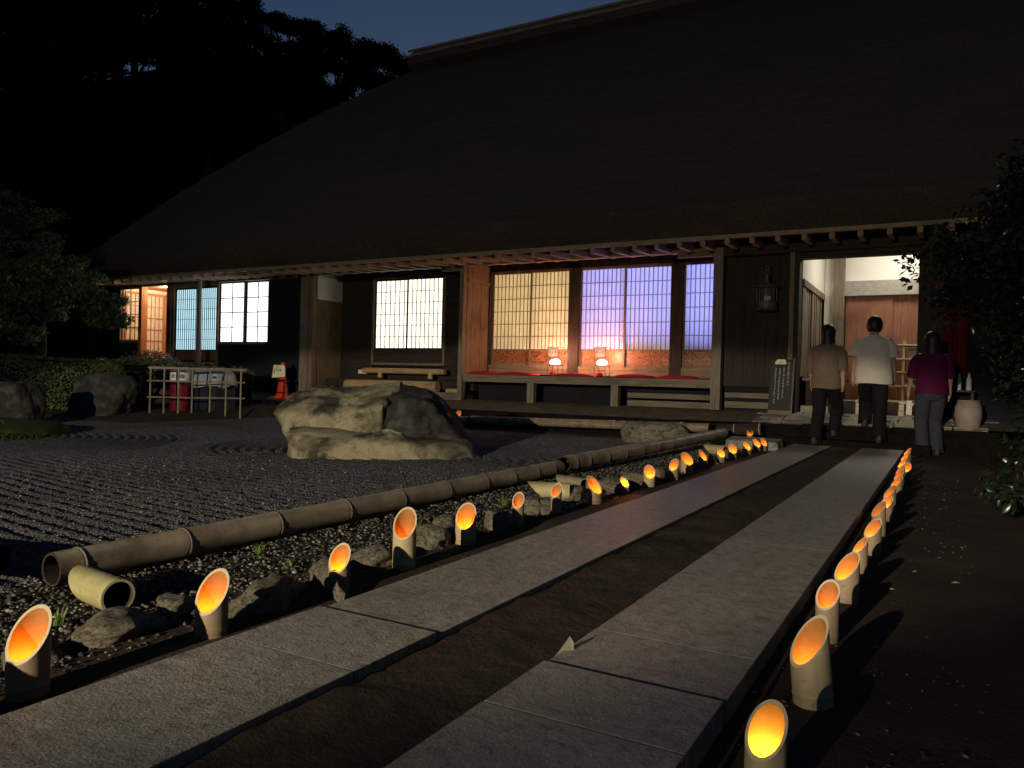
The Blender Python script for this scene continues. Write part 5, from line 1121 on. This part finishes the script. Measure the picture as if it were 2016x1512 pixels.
# ================================================================== PEOPLE
def person(lab, base, rz, Hh, foot_l, foot_r, top_mat, leg_mat, hair_long, lean=.04, sleeve=.25, hem=.84, loose=1.0, arm_swing=(.1, -.1), head_turn=0.0):
    """figure facing +Y locally; foot_* = (x, y, z) of the ankles relative to the base"""
    k = Hh/1.70; t = thing('person', lab, 'person', base, rz); V = lambda *a: Vector(a)
    L_, R_ = V(*foot_l)/k, V(*foot_r)/k
    pel = V((L_.x+R_.x)/2, (L_.y+R_.y)*.5, min(.90, .90+min(L_.z, R_.z)-.02)); up_ = V(0, lean*2.0, 1).normalized()
    hipL, hipR = pel+V(-.09, 0, -.02), pel+V(.09, 0, -.02)
    def knee(hp, an, fwd=.0):
        an = an+V(0, 0, .08); d = an-hp; l = min(d.length, .845); half = .43; hgt = math.sqrt(max(.0005, half*half-(l/2)**2)); return (hp+an)/2+V(0, hgt, .0)
    kL, kR = knee(hipL, L_), knee(hipR, R_)
    waist = pel+up_*.16; chest = pel+up_*.38; neckb = pel+up_*.55; head = pel+up_*.70+V(0, .02, 0)
    shL, shR = pel+up_*.49+V(-.185, 0, 0), pel+up_*.49+V(.185, 0, 0)
    elL, elR = shL+V(-.05, arm_swing[0]*.5-.02, -.27), shR+V(.05, arm_swing[1]*.5-.02, -.27); wrL, wrR = elL+V(-.015, arm_swing[0]*.7+.07, -.23), elR+V(.015, arm_swing[1]*.7+.07, -.23)
    verts = []; rad = []; edges = []
    def vx(p, r, par=None):
        verts.append(tuple(Vector(p)*k)); rad.append(r*k); i = len(verts)-1
        if par is not None: edges.append((par, i))
        return i
    ip = vx(pel, .115); iw = vx(waist, .105, ip); ic = vx(chest, .125, iw); inn = vx(neckb, .055, ic); ih0 = vx(head-V(0, .0, .07), .062, inn); ih1 = vx(head, .088, ih0); ih2 = vx(head+V(0, -.005, .06), .080, ih1); vx(head+V(0, .085, -.01), .016, ih1)   # nose
    for sh, el, wr, sd in ((shL, elL, wrL, -1), (shR, elR, wrR, 1)):
        a = vx(sh, .052, ic); b = vx(el, .040, a); c = vx(wr, .026, b); p_ = vx(wr+V(0, .012, -.055), .030, c)
        for q, (dx, ln) in enumerate(((-.024, .07), (-.008, .08), (.008, .075), (.022, .06))):
            f1 = vx(wr+V(dx*.3, .012+dx, -.09), .009, p_); vx(wr+V(dx*.3-sd*.008, .016+dx, -.09-ln*.55), .008, f1)
        th = vx(wr+V(-sd*.012, .045, -.05), .010, p_); vx(wr+V(-sd*.014, .055, -.085), .008, th)
    for hp, kn, an in ((hipL, kL, L_), (hipR, kR, R_)):
        a = vx(hp, .085, ip); b = vx(kn, .058, a); c = vx(an+V(0, 0, .09), .040, b); vx(an+V(0, .12, .03), .032, c)
    me = bpy.data.meshes.new('body'); me.from_pydata(verts, edges, []); me.update(); body = bpy.data.objects.new('body', me); C.objects.link(body); body.parent = t
    me.materials.append(M['skin']); sk = body.modifiers.new('skin', 'SKIN')
    for i, sv in enumerate(me.skin_vertices[0].data): sv.radius = (rad[i], rad[i]); sv.use_root = (i == 0)
    ss = body.modifiers.new('sub', 'SUBSURF'); ss.levels = 1; ss.render_levels = 2
    n = 28
    def oval(c, rx, ry, wob=0.0, ph=0.0): return [tuple((Vector(c)+V(rx*math.cos(a)*(1+wob*math.sin(3*a+ph)), ry*math.sin(a)*(1+wob*math.sin(4*a+ph)), .006*math.sin(3*a+ph)*(wob > 0)))*k) for a in [2*math.pi*j/n for j in range(n)]]
    hemp = pel+up_*(hem-.90)
    top = MB().rings([oval(hemp+V(0,0,.012), .185*loose, .125*loose), oval(hemp, .205*loose, .15*loose, .03, 1), oval(pel+up_*.06, .20*loose, .148*loose, .02, 2), oval(waist, .195*loose, .145*loose, .02, .5), oval(chest-up_*.05, .205*loose, .145*loose, .012, 0), oval(chest+up_*.05, .212*loose**.5, .14), oval(pel+up_*.50, .185, .105), oval(pel+up_*.54, .105, .08), oval(neckb+up_*.015, .066, .062), oval(neckb+up_*.012, .055, .052)], cap=False)
    tp = top.build('top', M[top_mat], t, True, world_coords=False)
    for sh, el, wr, sd in ((shL, elL, wrL, -1), (shR, elR, wrR, 1)):
        e = sh.lerp(el, min(1, sleeve/.28)) if sleeve < .28 else el.lerp(wr, (sleeve-.28)/.24)
        s0, s1 = sh+V(-sd*.10, 0, -.045), sh+V(-sd*.02, 0, -.035); pts = [s0, s1, sh.lerp(el, .35), sh.lerp(el, .6), el, e] if sleeve >= .28 else [s0, s1, sh.lerp(e, .45), sh.lerp(e, .75), e]
        rr = [.06, .072, .076, .074, .070, .062] if sleeve >= .28 else [.06, .074, .086, .088, .086]
        MB().tube([p*k for p in pts], [r*k*loose**.5 for r in rr], 16, cap=False).build('sleeve', M[top_mat], tp, True, world_coords=False)
    tr = MB().rings([oval(pel+up_*.10, .165, .12), oval(pel, .178, .13), oval(pel-V(0,0,.07), .175, .132), oval(pel-V(0,0,.13), .10, .09)], cap=False).build('trousers', M[leg_mat], t, True, world_coords=False)
    for hp, kn, an in ((hipL, kL, L_), (hipR, kR, R_)):
        a_ = an+V(0, 0, .05)
        MB().tube([p*k for p in (hp+V(0,0,.03), hp.lerp(kn, .35), kn, kn.lerp(a_, .5), a_)], [r*k for r in (.098, .102, .090, .086, .088)], 18, cap=False).build('trouser_leg', M[leg_mat], tr, True, world_coords=False)
        sh_ = MB(); c = an*k
        def fo(z, w, y0, y1): return [(c.x+w*k*math.cos(a), c.y+(y0+y1)/2*k+(y1-y0)/2*k*math.sin(a), c.z+z*k) for a in [2*math.pi*j/16 for j in range(16)]]
        sh_.rings([fo(0, .045, -.08, .18), fo(.025, .048, -.082, .182), fo(.05, .043, -.08, .13), fo(.085, .036, -.07, .03)]).build('shoe', M['shoe_dark'], t, True, world_coords=False)
    # hair: cap over the skull, longer at the back when hair_long
    hc = head+V(0, -.012, .012); g = []
    lev = [(.118, .012), (.105, .055), (.07, .088), (.02, .104), (-.03, .106), (-.075, .095)]
    if hair_long: lev += [(-.13, .098), (-.19, .105), (-.24, .098), (-.27, .075)]
    else: lev += [(-.105, .072)]
    for z, r in lev:
        rg = []
        for j in range(n):
            a = 2*math.pi*j/n; y = r*1.08*math.sin(a); x = r*.96*math.cos(a)
            if z < .03 and y > .02: y = .02+(y-.02)*.15   # open at the face
            if z < -.09: y = min(y, -.005); x *= 1.05
            w_ = 1+.035*math.sin(5*a+z*40)
            rg.append(tuple((hc+V(x*w_, y*w_, z))*k))
        g.append(rg)
    MB().rings(g).build('hair', M['hair'], t, True, world_coords=False)
    for sd in (-1, 1): MB().rings([[tuple((head+V(sd*(.090+.012*q), -.005+.018*math.cos(a), -.012+.030*math.sin(a)))*k) for a in [2*math.pi*j/10 for j in range(10)]] for q in (0, 1)]).build('ear', M['skin'], t, True, world_coords=False)
    return t
p1 = GZ(1606, 874, 0.0)
person('person with shoulder-length hair in a loose brown top stepping up to the entrance', (p1.x, p1.y, .0), R(-6), 1.62, (-.02, .0, .0), (.13, .42, .10), 'tan_shirt', 'black_trousers', True, .05, .36, .80, 1.0, (.12, -.16))
p2 = GZ(1742, 866, 0.055)
person('person with short dark hair in an oversized pale tee on the doorstep', (-.79, 11.16, .055), R(4), 1.68, (-.14, .38, .18), (.04, .0, .0), 'white_shirt', 'black_trousers', False, .03, .24, .80, 1.16, (-.05, .05))
person('person in a magenta top and grey trousers standing beside the clay jar', (-.16, 11.15, -.07), R(12), 1.58, (-.08, .0, .0), (.09, .06, .0), 'magenta_shirt', 'grey_trousers', True, .02, .30, .86, 1.0, (.1, .05))
